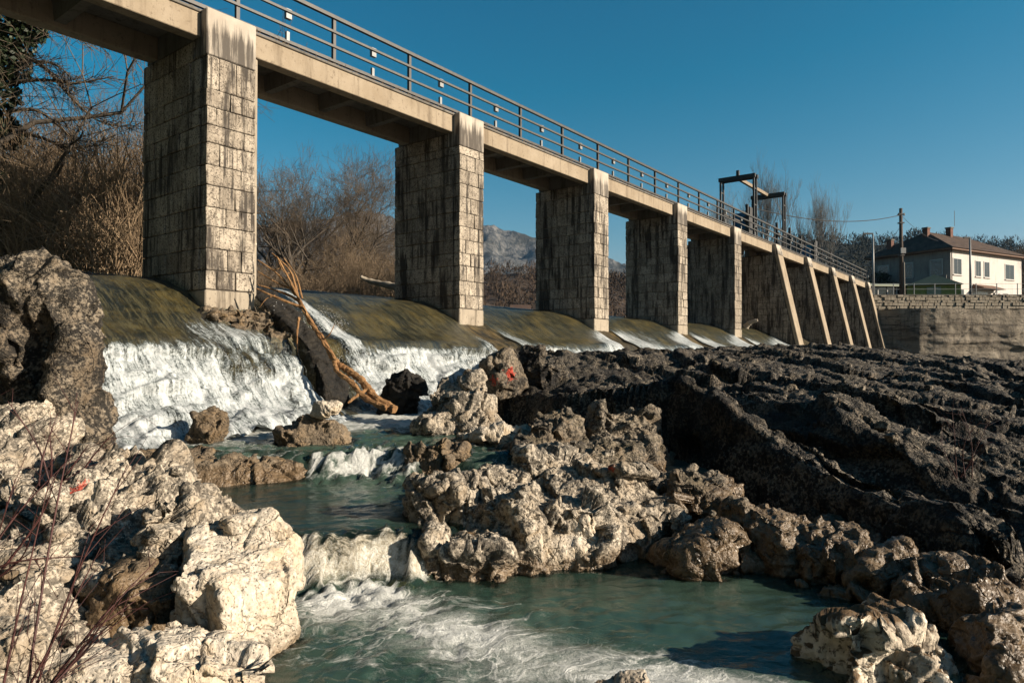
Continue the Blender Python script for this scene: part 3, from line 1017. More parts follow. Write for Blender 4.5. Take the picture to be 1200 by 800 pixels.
def rock(name, label, cat, parts, voxel, mat, disp=d_lime, amp=1.0, seed=0, rough=1.0, group=None):
    P, N, F = remesh(parts, voxel)
    P2 = P + N * disp(P, amp, seed, rough)[:, None]
    base = np.array([P2[:, 0].mean(), P2[:, 1].mean(), P2[:, 2].min()])
    ROCKV.append(P2.astype(np.float32))
    me = mesh_np(name, P2 - base, F, mat, disp is d_tufa)
    o = link(name, me, None, tuple(base))
    return tag(o, label, cat, group)

B = px_lump
ROCKV = []
t = NT('brown_capped_limestone')
pos = t.geo()
n2 = t.noise(4.0, 6, 0.65, pos, 0.3)
c = t.mix(t.ramp(n2, [(0.4, 0), (0.6, 1)]), (0.30, 0.25, 0.19), (0.60, 0.53, 0.42))
cap = t.math('ADD', t.sep(t.geo('Normal'), 2), t.math('MULTIPLY', t.noise(1.6, 4, 0.6, pos), 0.75))
cap = t.math('SUBTRACT', cap, t.math('MULTIPLY', t.math('SUBTRACT', t.sep(pos, 0), 2.05), 0.55))
c = t.mix(t.ramp(t.math('MULTIPLY', cap, 0.7), [(0.66, 0), (0.76, 1)]), c, (0.115, 0.072, 0.036))
c = t.mix(t.math('MULTIPLY', t.ramp(t.noise(24, 4, 0.7, pos), [(0.40, 1), (0.48, 0)]), 0.8), c, (0.05, 0.04, 0.03))
M['lime_cap'] = t.done(t.bsdf(c, 0.85, t.bump(t.noise(20, 5, 0.7, pos), 0.8, 0.03), 0.25))
# the bank of pale limestone at the photographer's left
rock('limestone_outcrop', 'broad pale limestone outcrop with pitted brown top and red paint splash', 'rock', [
    B(50, 560, 235, 760, 5.5, 1.7, 1), B(165, 575, 300, 760, 5.15, 1.2, 2), B(-70, 500, 110, 760, 6.1, 1.8, 3),
    B(-60, 600, 130, 800, 5.0, 1.3, 4), B(100, 640, 240, 800, 4.75, 1.0, 5), B(0, 540, 140, 640, 6.4, 1.2, 6),
    B(60, 545, 190, 640, 6.0, 1.2, 13), B(-200, 560, -20, 860, 5.2, 2.2, 7), B(-260, 520, -40, 760, 6.6, 2.4, 8)],
    0.017, M['lime'], d_lime, 1.15, 11, 1.0)
rock('white_limestone_block', 'bright white limestone block with a sheer clean face dropping into the pool', 'rock', [
    B(195, 612, 350, 830, 4.62, 1.0, 21, 0.85, 0.05), B(245, 598, 365, 690, 4.98, 0.75, 22, 0.85, 0.06), B(235, 640, 345, 830, 4.45, 0.8, 23, 0.85, 0.05)],
    0.014, M['lime_white'], d_lime, 0.40, 31, 0.25)
rock('limestone_boulder', 'cream boulder with a rusty base leaning against the white limestone block', 'rock', [
    B(110, 655, 205, 775, 4.45, 0.7, 25), B(150, 680, 250, 790, 4.4, 0.6, 26)], 0.014, M['brownrock'], d_lime, 0.7, 35, 0.6)
rock('limestone_slab', 'low rounded cream slab at the water below the white block', 'rock', [
    B(70, 742, 330, 880, 3.85, 0.75, 28, 1.0, 0.06), B(-20, 765, 180, 900, 3.7, 0.8, 29, 1.0, 0.06)], 0.013, M['lime_white'], d_lime, 0.5, 37, 0.4)
rock('limestone_boulder', 'grey cracked boulder beneath the red twigs', 'rock', [
    B(-80, 655, 110, 820, 4.1, 0.9, 31), B(-60, 700, 60, 860, 3.75, 0.8, 32)], 0.014, M['lime'], d_lime, 0.85, 39, 0.7)
rock('limestone_boulder', 'small angular grey stone lying among the red twigs', 'rock', [B(12, 690, 52, 730, 4.0, 0.25, 33, 1.2)], 0.010, M['lime'], d_lime, 0.25, 41, 0.3)
# tall dripstone
rock('tufa_pillar', 'tall dark pillar of dripping tufa with pale folded ridges beside the falls', 'rock', [
    B(-60, 318, 80, 600, 7.9, 1.7, 41, 0.9, 0.05), B(10, 312, 98, 440, 7.6, 1.0, 42, 0.9, 0.05), B(40, 390, 122, 600, 7.5, 1.0, 43, 0.9, 0.08), B(-140, 330, 10, 620, 8.2, 1.6, 44)],
    0.022, M['tufa'], d_tufa, 1.0, 51)
rock('limestone_boulder', 'flat faced pale boulder at the foot of the tufa pillar', 'rock', [B(-30, 462, 62, 600, 6.9, 0.8, 46), B(30, 480, 80, 560, 6.9, 0.6, 47)], 0.016, M['lime'], d_lime, 0.7, 53, 0.4)
# low ledge behind the upper pool
rock('limestone_ledge', 'low long tan ledge of rock damming the upper pool under the falls', 'rock', [
    B(50, 526, 210, 620, 8.3, 1.0, 61, 0.8, 0.03), B(140, 529, 300, 620, 8.25, 0.8, 62, 0.8, 0.03), B(235, 528, 376, 616, 8.3, 0.8, 63, 0.8, 0.03), B(-40, 518, 90, 600, 8.2, 1.0, 64, 1, .03)],
    0.018, M['brownrock'], d_lime, 0.6, 61, 0.7)
rock('limestone_boulder', 'brown hump of rock rising out of the white falls', 'rock', [B(222, 474, 268, 545, 9.15, 0.5, 66, 1, .35)], 0.016, M['brownrock'], d_lime, 0.6, 63, 0.6)
rock('limestone_ledge', 'tan rock shelf between the falls and the foot of the driftwood log', 'rock', [
    B(338, 484, 412, 560, 9.3, 0.8, 68, 1, 0.10), B(322, 500, 385, 560, 9.1, 0.6, 69, 1, 0.10)], 0.017, M['brownrock'], d_lime, 0.6, 65, 0.5)
rock('loose_stone', 'small white stone resting on the tan rock shelf near the driftwood', 'stone', [B(366, 469, 401, 487, 9.05, 0.3, 70, 1.1)], 0.011, M['lime_white'], d_lime, 0.3, 66, 0.3)
rock('limestone_boulder', 'black wet boulder washed by the second bay of the weir', 'rock', [B(442, 440, 496, 510, 12.3, 0.8, 71)], 0.022, M['wetrock'], d_lime, 0.8, 67, 0.9)
rock('limestone_boulder', 'square cream rock standing at the right end of the upper cascade', 'rock', [
    B(478, 514, 535, 575, 8.5, 0.6, 75, 1.1, 0.06), B(508, 516, 550, 572, 8.6, 0.6, 76, 1.1, 0.06)], 0.014, M['brownrock'], d_lime, 0.6, 69, 0.6)
rock('limestone_boulder', 'pale fractured boulder with an orange tip below the second pier', 'rock', [
    B(488, 482, 600, 580, 10.4, 1.0, 205, 1, .05), B(500, 452, 560, 512, 10.4, 0.8, 77), B(520, 458, 584, 520, 10.1, 0.8, 78, 1.1), B(545, 438, 566, 470, 10.3, 0.3, 79, 1.2), B(490, 480, 540, 530, 9.9, 0.8, 80)],
    0.018, M['lime'], d_lime, 0.85, 71, 0.5)
rock('limestone_boulder', 'cream boulder with rust stains below the orange tipped one', 'rock', [
    B(530, 500, 640, 620, 9.3, 1.0, 81, 1.1), B(556, 515, 612, 570, 9.0, 0.6, 82, 1.1)], 0.016, M['lime_white'], d_lime, 0.7, 73, 0.5)
rock('limestone_boulder', 'rounded brown boulder with red paint marks beside the second falls', 'rock', [
    B(563, 408, 614, 470, 11.8, 0.9, 83, 0.9), B(575, 420, 606, 455, 11.6, 0.7, 84, 0.9)], 0.02, M['lime_grey'], d_lime, 0.5, 75, 0.8)
rock('limestone_boulder', 'craggy dark rock behind the boulder with red paint', 'rock', [B(592, 406, 645, 480, 12.4, 1.0, 85), B(630, 414, 668, 480, 12.2, 1.0, 86)], 0.022, M['karst'], d_karst, 0.7, 77)
rock('limestone_boulder', 'water worn rock with hollow dark openings behind the cream boulders', 'rock', [
    B(560, 508, 800, 640, 8.8, 1.6, 204, 1, 0.05), B(612, 485, 690, 560, 9.0, 1.0, 87), B(680, 478, 770, 540, 9.4, 1.0, 88, 1, 0.1)], 0.017, M['lime_grey'], d_karst, 0.8, 79)
# middle of the stream
rock('limestone_outcrop', 'rough conglomerate limestone hump splitting the two pools midstream', 'rock', [
    B(455, 562, 600, 740, 6.35, 1.0, 91, 0.82, 0.06), B(520, 558, 670, 740, 6.45, 1.0, 92, 0.82, 0.06), B(580, 566, 712, 740, 6.55, 1.0, 93, 0.82, 0.06),
    B(490, 612, 590, 760, 6.0, 0.8, 194, 1, 0.05), B(500, 558, 560, 620, 6.5, 0.5, 94), B(625, 570, 690, 620, 6.8, 0.6, 95)], 0.014, M['lime'], d_lime, 0.95, 81, 1.0)
rock('limestone_boulder', 'clean cream block at the water against the midstream hump', 'rock', [
    B(608, 622, 700, 690, 6.12, 0.42, 96, 1.1, 0.06), B(655, 600, 705, 660, 6.3, 0.4, 97, 1.1)], 0.012, M['lime_white'], d_lime, 0.5, 83, 0.3)
rock('limestone_boulder', 'yellowish cream foot stone at the little fall beside the midstream hump', 'rock', [B(480, 640, 585, 700, 6.08, 0.45, 98, 1, 0.06)], 0.013, M['lime_white'], d_lime, 0.5, 85, 0.6)
rock('limestone_boulder', 'sharp grey boulder behind the midstream hump at the upper pool', 'rock', [B(556, 547, 622, 610, 7.0, 0.6, 99), B(600, 530, 690, 600, 7.5, 0.9, 100)], 0.014, M['lime'], d_lime, 0.8, 87, 0.8)
rock('limestone_outcrop', 'jumble of pale fractured rock with a red paint mark beside the midstream hump', 'rock', [
    B(620, 585, 830, 780, 7.1, 1.5, 201, 1, 0.05), B(640, 548, 735, 660, 6.9, 0.9, 101, 1.1), B(690, 545, 765, 640, 7.0, 0.8, 102, 1.1), B(695, 590, 790, 690, 6.5, 0.7, 103, 1.1), B(735, 575, 800, 670, 6.9, 0.7, 104)],
    0.014, M['lime'], d_lime, 0.85, 89, 0.45)
rock('limestone_boulder', 'weathered grey boulder between the fractured jumble and the dark ridge', 'rock', [B(720, 560, 900, 720, 7.5, 1.3, 203, 1, 0.05), B(775, 556, 872, 680, 6.9, 0.9, 105), B(760, 545, 820, 620, 7.4, 0.8, 106)], 0.015, M['lime_grey'], d_lime, 0.9, 91, 0.5)
rock('limestone_boulder', 'broken grey and tan rock at the edge of the lower pool', 'rock', [B(780, 622, 860, 710, 6.1, 0.6, 107, 1.1), B(835, 640, 908, 700, 6.15, 0.5, 108)], 0.014, M['lime_grey'], d_lime, 0.8, 93, 0.4)
rock('limestone_outcrop', 'dark humped rock with a pale crest sloping into the lower pool', 'rock', [
    B(830, 625, 1090, 820, 6.6, 1.5, 202, 1, 0.05), B(845, 586, 960, 730, 6.3, 1.0, 109, 1, 0.1), B(920, 610, 1015, 730, 6.0, 0.9, 110), B(980, 635, 1065, 740, 5.7, 0.9, 111)], 0.016, M['lime_grey'], d_karst, 0.75, 95)
rock('limestone_boulder', 'low tan rock breaking the surface at the pool edge', 'rock', [B(918, 676, 958, 720, 5.65, 0.3, 112)], 0.011, M['brownrock'], d_lime, 0.4, 97)
rock('limestone_boulder', 'flat rusty rock awash at the pool edge under the humped rock', 'rock', [B(950, 688, 1040, 740, 5.35, 0.5, 113, 1, 0.06)], 0.013, M['brownrock'], d_lime, 0.6, 98)
rock('limestone_outcrop', 'crumbling pale and dark rocks above the brown capped boulder', 'rock', [
    B(1060, 668, 1130, 760, 5.1, 0.7, 114), B(1110, 680, 1195, 770, 4.95, 0.8, 115)], 0.014, M['lime_grey'], d_lime, 1.0, 99)
rock('limestone_boulder', 'whitish boulder with a brown mossy cap in the near corner of the pool', 'rock', [
    B(938, 716, 1060, 900, 4.15, 0.75, 116, 1, 0.1), B(1000, 715, 1118, 900, 4.2, 0.8, 117, 1, 0.1)], 0.012, M['lime_cap'], d_lime, 0.7, 101, 0.8)
rock('limestone_boulder', 'large dark boulder beside the brown capped boulder', 'rock', [
    B(1100, 722, 1290, 930, 4.2, 1.0, 118), B(1180, 700, 1340, 900, 4.7, 1.2, 119)], 0.014, M['lime_grey'], d_karst, 0.6, 103)
rock('limestone_boulder', 'tip of a pale submerged stone just breaking the near water', 'rock', [B(680, 793, 780, 900, 3.75, 0.3, 120, 0.9, 0.05)], 0.011, M['lime_white'], d_lime, 0.3, 105, 0.3)

# footing under the first pier (parts of the pier_footing empty)
foot = [o for o in COL.objects if o.name.startswith('pier_footing')][0]
def box_tris(*b):
    mb = MB().box(*b)
    return (np.array(mb.v), np.array([[f[0], f[1], f[2]] for f in mb.f] + [[f[0], f[2], f[3]] for f in mb.f]))
P, N, F = remesh([box_tris(-0.04, 1.08, -0.10, 0.5, 0.0, 2.05), box_tris(0.62, 1.12, -0.70, 0.3, 0.0, 1.66), box_tris(0.2, 0.9, -0.4, 0.3, 0.0, 1.86)], 0.025)
mw = np.array(Matrix.Translation(W(0, 0.4, 0.6)) @ Matrix.Rotation(ANG, 4, 'Z'))
Pw = P @ mw[:3, :3].T + mw[:3, 3]
P = P + N * (fbm(Pw * 2.6, 4, 5) * 0.24 - 0.04 + cell_steps(Pw, 0.22, 8, 0.05, 0.10, 0.03, 0.05) + (scallop(Pw, 0.16, 6) - 0.4) * 0.12)[:, None]
link('block', mesh_np('footing_block', P, F, M['brownrock'], False), foot)

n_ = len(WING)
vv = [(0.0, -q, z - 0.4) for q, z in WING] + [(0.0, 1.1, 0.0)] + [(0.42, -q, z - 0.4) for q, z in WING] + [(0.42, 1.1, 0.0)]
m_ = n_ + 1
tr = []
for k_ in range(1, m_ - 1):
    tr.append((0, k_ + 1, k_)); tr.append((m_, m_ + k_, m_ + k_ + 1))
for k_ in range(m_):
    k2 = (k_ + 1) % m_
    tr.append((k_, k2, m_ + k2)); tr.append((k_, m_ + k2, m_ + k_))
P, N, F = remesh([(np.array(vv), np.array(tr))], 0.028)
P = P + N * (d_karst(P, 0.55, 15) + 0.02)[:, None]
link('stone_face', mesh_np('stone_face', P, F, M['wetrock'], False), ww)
# threads of water running down it
yy = np.linspace(0.5, -1.75, 90); hh = np.linspace(0, 1, 60)
YY_, HH_ = np.meshgrid(yy, hh)
top = np.interp(-YY_, [q for q, z in WING], [z for q, z in WING]) - 0.4 + 0.03
ZZ_ = top * (1 - HH_) + 0.45 * HH_
pp_ = np.stack([YY_.ravel(), ZZ_.ravel(), 0 * YY_.ravel()], -1)
XX_ = -0.10 - 0.05 * fbm(pp_ * 3, 3, 3).reshape(YY_.shape) - 0.05 * HH_
fo_a = -0.06 + 0.16 * fbm(pp_ * np.array([1.6, 0.2, 1]), 3, 8).reshape(YY_.shape) + 0.10 * HH_
me = grid_mesh('trickle', XX_, YY_, ZZ_, M['fall'], (YY_, top - ZZ_), {'foam': fo_a})
link('trickle', me, ww)

# ------------------------------------------------------------------ dark karst shelf filling the right of the bed
def tps(ctrl):
    c = np.array(ctrl, float)
    n = len(c)
    d2 = ((c[:, None, :2] - c[None, :, :2]) ** 2).sum(-1)
    K = np.where(d2 > 0, d2 * np.log(np.maximum(d2, 1e-12)) * 0.5, 0) + np.eye(n) * 0.6
    Pm = np.concatenate([np.ones((n, 1)), c[:, :2]], 1)
    A = np.block([[K, Pm], [Pm.T, np.zeros((3, 3))]])
    w = np.linalg.solve(A, np.concatenate([c[:, 2], np.zeros(3)]))
    def f(x, y):
        out = w[n] + w[n + 1] * x + w[n + 2] * y
        for i in range(n):
            d = (x - c[i, 0]) ** 2 + (y - c[i, 1]) ** 2
            out = out + w[i] * np.where(d > 0, d * np.log(np.maximum(d, 1e-12)) * 0.5, 0)
        return out
    return f

def ctrl(u, v, Y):
    p = at(u, v, Y)
    return (p.x, p.y, p.z)
FIELD = tps([ctrl(720, 402, 15), ctrl(640, 405, 15), ctrl(850, 425, 12.5), ctrl(900, 403, 20), ctrl(960, 402, 22), ctrl(1020, 406, 26), ctrl(960, 470, 9.6),
             ctrl(1000, 440, 12), ctrl(1100, 450, 12), ctrl(1200, 445, 16), ctrl(1150, 520, 8.5), ctrl(1080, 530, 8.0), ctrl(1170, 600, 6.5), ctrl(1200, 660, 5.4),
             ctrl(1200, 432, 30), ctrl(1100, 425, 24), ctrl(1300, 470, 12), ctrl(1400, 560, 8), ctrl(1500, 450, 16), ctrl(1020, 416, 50), ctrl(1300, 428, 50), ctrl(700, 415, 24), ctrl(860, 412, 40),
             (3.2, 4.4, 0.05), (5.5, 4.2, 0.3)])
RIDGE = np.array([ctrl(600, 452, 11.6), ctrl(650, 440, 11.0), ctrl(720, 436, 10.5), ctrl(792, 433, 10.0), ctrl(867, 475, 8.8), ctrl(929, 517, 7.9), ctrl(992, 552, 7.1), ctrl(1054, 570, 6.35), ctrl(1110, 582, 5.8), ctrl(1140, 606, 5.45)])
RIDGE2 = np.array([ctrl(905, 428, 13.0), ctrl(975, 432, 11.6), ctrl(1005, 470, 9.9), ctrl(1030, 505, 8.8)])

def poly_dist(x, y, line):
    """distance, side (+ = beyond, right of the walk) and height of the nearest point"""
    best = np.full(x.shape, 1e9); side = np.zeros(x.shape); hz = np.zeros(x.shape); tt = np.zeros(x.shape)
    for i in range(len(line) - 1):
        ax, ay, az = line[i]; bx, by, bz = line[i + 1]
        vx, vy = bx - ax, by - ay
        t = np.clip(((x - ax) * vx + (y - ay) * vy) / (vx * vx + vy * vy), 0, 1)
        d = np.hypot(x - ax - t * vx, y - ay - t * vy)
        m = d < best
        best = np.where(m, d, best)
        side = np.where(m, np.sign(vx * (y - ay) - vy * (x - ax)), side)
        hz = np.where(m, az + t * (bz - az), hz)
        tt = np.where(m, i + t, tt)
    return best, side, hz, tt

def shelf_height(x, y):
    b = FIELD(x, y)
    d, sd, hz, tt = poly_dist(x, y, RIDGE)
    right = np.maximum(b, hz - 0.55 * sstep(0.15, 1.1, d) - 0.2 * d)
    near = sstep(0.0, 1.6, d)
    beyond = right * (1 - near) + b * near - 0.50 * np.exp(-((d - 1.0) / 0.45) ** 2) * sstep(2.3, 3.4, tt)
    beyond = np.where(d < 0.3, np.maximum(beyond, hz - 0.1 * d), beyond)
    nearside = hz - 1.75 * sstep(0.06, 0.36, d) - 0.5 * d
    h = np.where(sd > 0, beyond, nearside)
    d2, s2, h2, t2 = poly_dist(x, y, RIDGE2)
    bump = h2 - 0.55 * sstep(0.0, 0.9, d2) * 1.0 - 0.25 * d2
    h = np.where(sd > 0, np.maximum(h, np.where(s2 > 0, bump, h2 - 0.9 * sstep(0.02, 0.4, d2) - 0.4 * d2)), h)
    # slabs of bedded rock that dip to the right, each with a steep broken edge to the left
    q = np.stack([x.ravel(), y.ravel(), 0 * x.ravel()], -1)
    w = (x * 0.954 + y * 0.30) / 1.25 + fbm(q * 0.30, 4, 81).reshape(x.shape) * 1.7
    fr = w - np.floor(w)
    amp = 0.05 + 0.20 * _h(np.floor(w).ravel(), (np.floor(y.ravel() * 0.22)), 0 * y.ravel(), 9).reshape(x.shape)
    saw = (1 - fr) * sstep(0.0, 0.10, fr) * amp
    h = h + np.where(sd > 0, sstep(0.5, 1.3, d), 0) * (saw - 0.06)
    return h

def build_shelf():
    rows = [3.9]
    while rows[-1] < 52:
        rows.append(rows[-1] * 1.0047)
    rows = np.array(rows)
    nc = 400
    Yg = np.repeat(rows[:, None], nc, 1)
    xl = np.interp(rows, [3.9, 6, 8, 9.5, 11, 52], [2.6, 2.2, 0.9, 0.0, -0.4, -0.6])
    xr = 0.80 * rows + 2.2
    Xg = xl[:, None] + (xr - xl)[:, None] * np.linspace(0, 1, nc)[None]
    # stretch the columns so that they are denser near the ridge
    Z = shelf_height(Xg, Yg)
    P = np.stack([Xg, Yg, Z], -1).reshape(-1, 3)
    # normals of the smooth form
    gx = np.gradient(P.reshape(len(rows), nc, 3), axis=1).reshape(-1, 3)
    gy = np.gradient(P.reshape(len(rows), nc, 3), axis=0).reshape(-1, 3)
    N = np.cross(gx, gy); N /= np.maximum(np.linalg.norm(N, axis=1, keepdims=True), 1e-9)
    big = fbm(P * 0.45, 3, 71) * 0.16
    st = cell_steps(P, 1.9, 73, 0.12, 0.22, 0.05, 0.04)
    al = np.array([0.30, -0.954, 0.0])          # the rock is fluted along the ridge
    Q = P - (P @ al)[:, None] * al[None] * 0.5
    P2 = P + N * (d_karst(Q, 0.66, 75))[:, None]
    P2[:, 2] += big * 0.8 + st * 0.55 - 0.34 * sstep(9.5, 12.0, P[:, 1]) * sstep(11.0, 5.0, P[:, 0] - 0.15 * P[:, 1])
    me = grid_mesh('rock_shelf', P2[:, 0].reshape(Xg.shape), P2[:, 1].reshape(Xg.shape), P2[:, 2].reshape(Xg.shape), M['karst'], smooth=False)
    struct(link('rock_shelf', me))
build_shelf()

# river bed under the water, and ground around it
def build_bed():
    xs = np.arange(-16, 40, 0.2); ys = np.arange(0.5, 20, 0.2)
    X, Y = np.meshgrid(xs, ys)
    p = np.stack([X.ravel(), Y.ravel(), 0 * X.ravel()], -1)
    Z = np.full(X.shape, -0.55)
    Z = np.where(Y > 5.8, -0.15, Z)
    Z = np.where(Y > 8.6, 0.45, Z)
    left = (sstep(-4.6, -6.2, X) * 1.2 + sstep(-6, -12, X) * 1.5) * sstep(8.2, 7.0, Y)
    right = sstep(4.0, 7.0, X) * 0.1
    Z = Z + left * (Y < 13) + fbm(p * 0.8, 4, 91).reshape(X.shape) * 0.18
    Z = np.where(X > 3.0, np.minimum(Z, -0.3), Z)
    me = grid_mesh('riverbed', X, Y, Z, M['bed'])
    struct(link('riverbed', me))
build_bed()
me = MB().add([(-2400, -240, -1.5), (2400, -240, -1.5), (2400, 2800, -1.5), (-2400, 2800, -1.5)], [(0, 1, 2, 3)]).mesh('ground', M['soil'])
struct(link('ground', me))

# unseen bank added left of and behind the camera to keep sky light off the piers
bx = [(-15, 13), (-13, 6), (-12, 0), (-9, -7), (-1, -12), (8, -16)]
ox = [(-40, 25), (-45, 8), (-45, -8), (-35, -30), (-5, -45), (14, -50)]
n_, m_ = 60, 24
t_ = np.linspace(0, 1, n_); tk = np.linspace(0, 1, 6)
ia = np.stack([np.interp(t_, tk, np.array(bx)[:, k]) for k in (0, 1)], -1)
ib = np.stack([np.interp(t_, tk, np.array(ox)[:, k]) for k in (0, 1)], -1)
s_ = np.linspace(0, 1, m_)
X_ = ia[:, None, 0] * (1 - s_) + ib[:, None, 0] * s_
Y_ = ia[:, None, 1] * (1 - s_) + ib[:, None, 1] * s_
Z_ = 0.2 + 24 * sstep(0, 0.5, s_)[None] * np.interp(t_, [0, .12, .8, 1], [.2, 1, 1, .4])[:, None] + 0 * X_
Z_ = Z_ + fbm(np.stack([X_.ravel(), Y_.ravel(), Z_.ravel()], -1) * 0.25, 4, 33).reshape(X_.shape) * 1.2 * s_[None]
struct(link('sky_blocking_bank', grid_mesh('sky_blocking_bank', X_, Y_, Z_, M['grass'])))
# ------------------------------------------------------------------ water of the pools and the shelf
def fall_line(x):
    return np.where(x < -0.85, 5.62 + 0.10 * np.sin(x * 5), 5.62 + (x + 0.85) * 0.95)

# little rocky sill under the lower fall, so that the water runs over stone
rock('limestone_ledge', 'rounded yellowish sill under the little fall between the two pools', 'rock', [
    B(322, 654, 420, 770, 5.80, 0.5, 131, 0.9, 0.04), B(395, 650, 490, 770, 5.84, 0.55, 132, 0.9, 0.04)], 0.016, M['lime_white'], d_lime, 0.6, 131, 0.6)

def rock_depth(X, Y, Zw):
    """how deep the stone lies under the water, from the rocks themselves"""
    c = 0.04
    nx, ny = int(14.2 / c) + 2, int(14 / c) + 2
    G = np.full((nx, ny), -0.55)
    for P in ROCKV:
        m = (P[:, 0] > -9) & (P[:, 0] < 5.2) & (P[:, 1] > 2.2) & (P[:, 1] < 16) & (P[:, 2] < 0.9)
        P = P[m]
        lim = np.where(P[:, 1] < fall_line(P[:, 0]), 0.06, np.where(P[:, 1] < 8.4, 0.42, 0.9))
        P = P[P[:, 2] < lim]
        if len(P):
            np.maximum.at(G, (((P[:, 0] + 9) / c).astype(int), ((P[:, 1] - 2.2) / c).astype(int)), P[:, 2])
    for _ in range(3):
        Q = np.pad(G, 1, mode='edge')
        G = np.maximum(G, (Q[:-2, 1:-1] + Q[2:, 1:-1] + Q[1:-1, :-2] + Q[1:-1, 2:] + 2 * G) / 6)
    iy = np.clip(((Y - 2.2) / c).astype(int), 0, ny - 1); ix = np.clip(((X + 9) / c).astype(int), 0, nx - 1)
    return Zw - G[ix, iy]

def build_pools():
    rows = [2.2]
    while rows[-1] < 16:
        rows.append(rows[-1] * 1.0052)
    ys = np.array(rows)
    xs = np.arange(-9, 5.2, 0.034)
    X, Y = np.meshgrid(xs, ys)
    p = np.stack([X.ravel(), Y.ravel(), np.zeros(X.size)], -1)
    n1 = fbm(p * 1.4, 3, 201).reshape(X.shape)
    n2 = fbm(p * np.array([5, 8, 1]), 4, 205).reshape(X.shape)
    n3 = fbm(p * 14, 4, 211).reshape(X.shape)
    n4 = ridged(p * np.array([11, 7, 1]), 4, 221).reshape(X.shape) - 0.5
    n5 = fbm(p * 33, 3, 231).reshape(X.shape)
    yf = fall_line(X) + 0.10 * n1 + 0.03 * n3
    t1 = sstep(-0.20, 0.13, Y - yf)                 # lower pool -> upper pool
    yc = 8.35 + 0.16 * n1 + 0.08 * np.sin(X * 6)
    t2 = sstep(-0.28, 0.20, Y - yc)                 # upper pool -> shelf under the weir
    land = sstep(1.0, 0.45, X + 0.15 * (Y - 6))
    Z = (0.36 * t1 + 0.32 * t2 + 0.12 * sstep(8.6, 11.0, Y)) * land
    lowfall = np.exp(-((Y - yf + 0.03) / 0.22) ** 2) * sstep(-0.45, -0.75, X) * sstep(-2.6, -2.2, X)
    casc = np.exp(-((Y - yc) / 0.30) ** 2) * sstep(-0.9, -1.2, X) * sstep(-2.7, -2.35, X)
    dyl = yf - Y
    # plume below the little fall, bending to the right
    dl_ = np.clip(dyl, 0, 4)
    cx = -1.42 + dl_ * 0.55
    plume = np.exp(-((X - cx) / (0.48 + 0.40 * dl_)) ** 2) * np.exp(-dl_ / 1.7) * sstep(0.08, 0.34, dyl)
    tail = np.exp(-((Y - (4.55 - 0.36 * (X + 0.2))) / 0.35) ** 2) * sstep(-0.9, -0.2, X) * sstep(2.3, 1.2, X)
    tail2 = np.exp(-((Y - (4.0 - 0.10 * X)) / 0.25) ** 2) * sstep(-0.9, 0.1, X) * sstep(2.2, 1.4, X)
    dyu = yc - Y
    du_ = np.clip(dyu, 0, 3)
    plume2 = np.exp(-((X + 1.75 - 0.30 * du_) / (0.60 + 0.25 * du_)) ** 2) * np.exp(-du_ / 1.0) * (dyu > -0.1)
    lead = np.exp(-((X + 1.15) / 0.45) ** 2) * sstep(0.9, 1.6, dyu) * (dyl < 0)
    foam = -0.26 + 1.02 * plume ** 0.6 + (0.36 * tail + 0.30 * tail2) * (t1 < 0.5) + 0.72 * plume2 * (t2 < 0.6) * (t1 > 0.5) + 0.20 * lead
    shelf = 0.30 + 0.30 * sstep(8.9, 10.3, Y - 0.25 * (X + 2)) - 0.26 * np.exp(-((X + 1.9) / 0.7) ** 2 - ((Y - 9.3) / 0.8) ** 2)
    foam = np.where(t2 > 0.5, shelf, foam)
    foam = np.maximum(foam, -0.3 + (0.86 + 0.16 * n3 + 0.22 * n5) * lowfall + (0.88 + 0.10 * n4 + 0.4 * n3 + 0.3 * n5) * casc)
    foam = np.minimum(foam + 0.16 * np.exp(-(dl_ / 0.7) ** 2) * plume, 0.62)
    wave = 0.010 * n2 + 0.018 * n1
    rough = np.clip(plume * 1.0 + plume2 * 0.9 + lowfall + casc + 0.7 * (t2 > 0.5), 0, 1.2)
    Z = Z + wave + rough * (0.035 * n2 + 0.03 * n3)
    Z = Z + lowfall * (0.02 + 0.05 * n3 + 0.01 * n4 + 0.045 * n5) + casc * (0.02 + 0.04 * n2 + 0.04 * n3 + 0.05 * n4 + 0.02 * n5)
    Z = Z + np.clip(plume, 0, 1) * (0.03 * n4 + 0.015 * n5)
    shallow = np.full(X.shape, 0.10)
    shallow = shallow + 0.62 * lowfall + 0.30 * casc + 0.30 * np.exp(-((X - 0.0) / 0.9) ** 2 - ((Y - 5.7) / 0.35) ** 2) + 0.35 * np.exp(-((X + 1.45) / 0.25) ** 2 - ((Y - 4.1) / 0.5) ** 2)
    dp = np.clip(rock_depth(X, Y, Z), 0, 2)
    shallow = np.clip(shallow + 0.75 * np.exp(-dp / 0.16), 0, 0.88)
    me = grid_mesh('river_water', X, Y, Z, M['river'], None, {'foam': foam, 'shallow': shallow, 'tan': np.clip(lowfall * 1.3, 0, 1) * sstep(0.02, 0.14, Z)})
    struct(link('river_water', me))
build_pools()

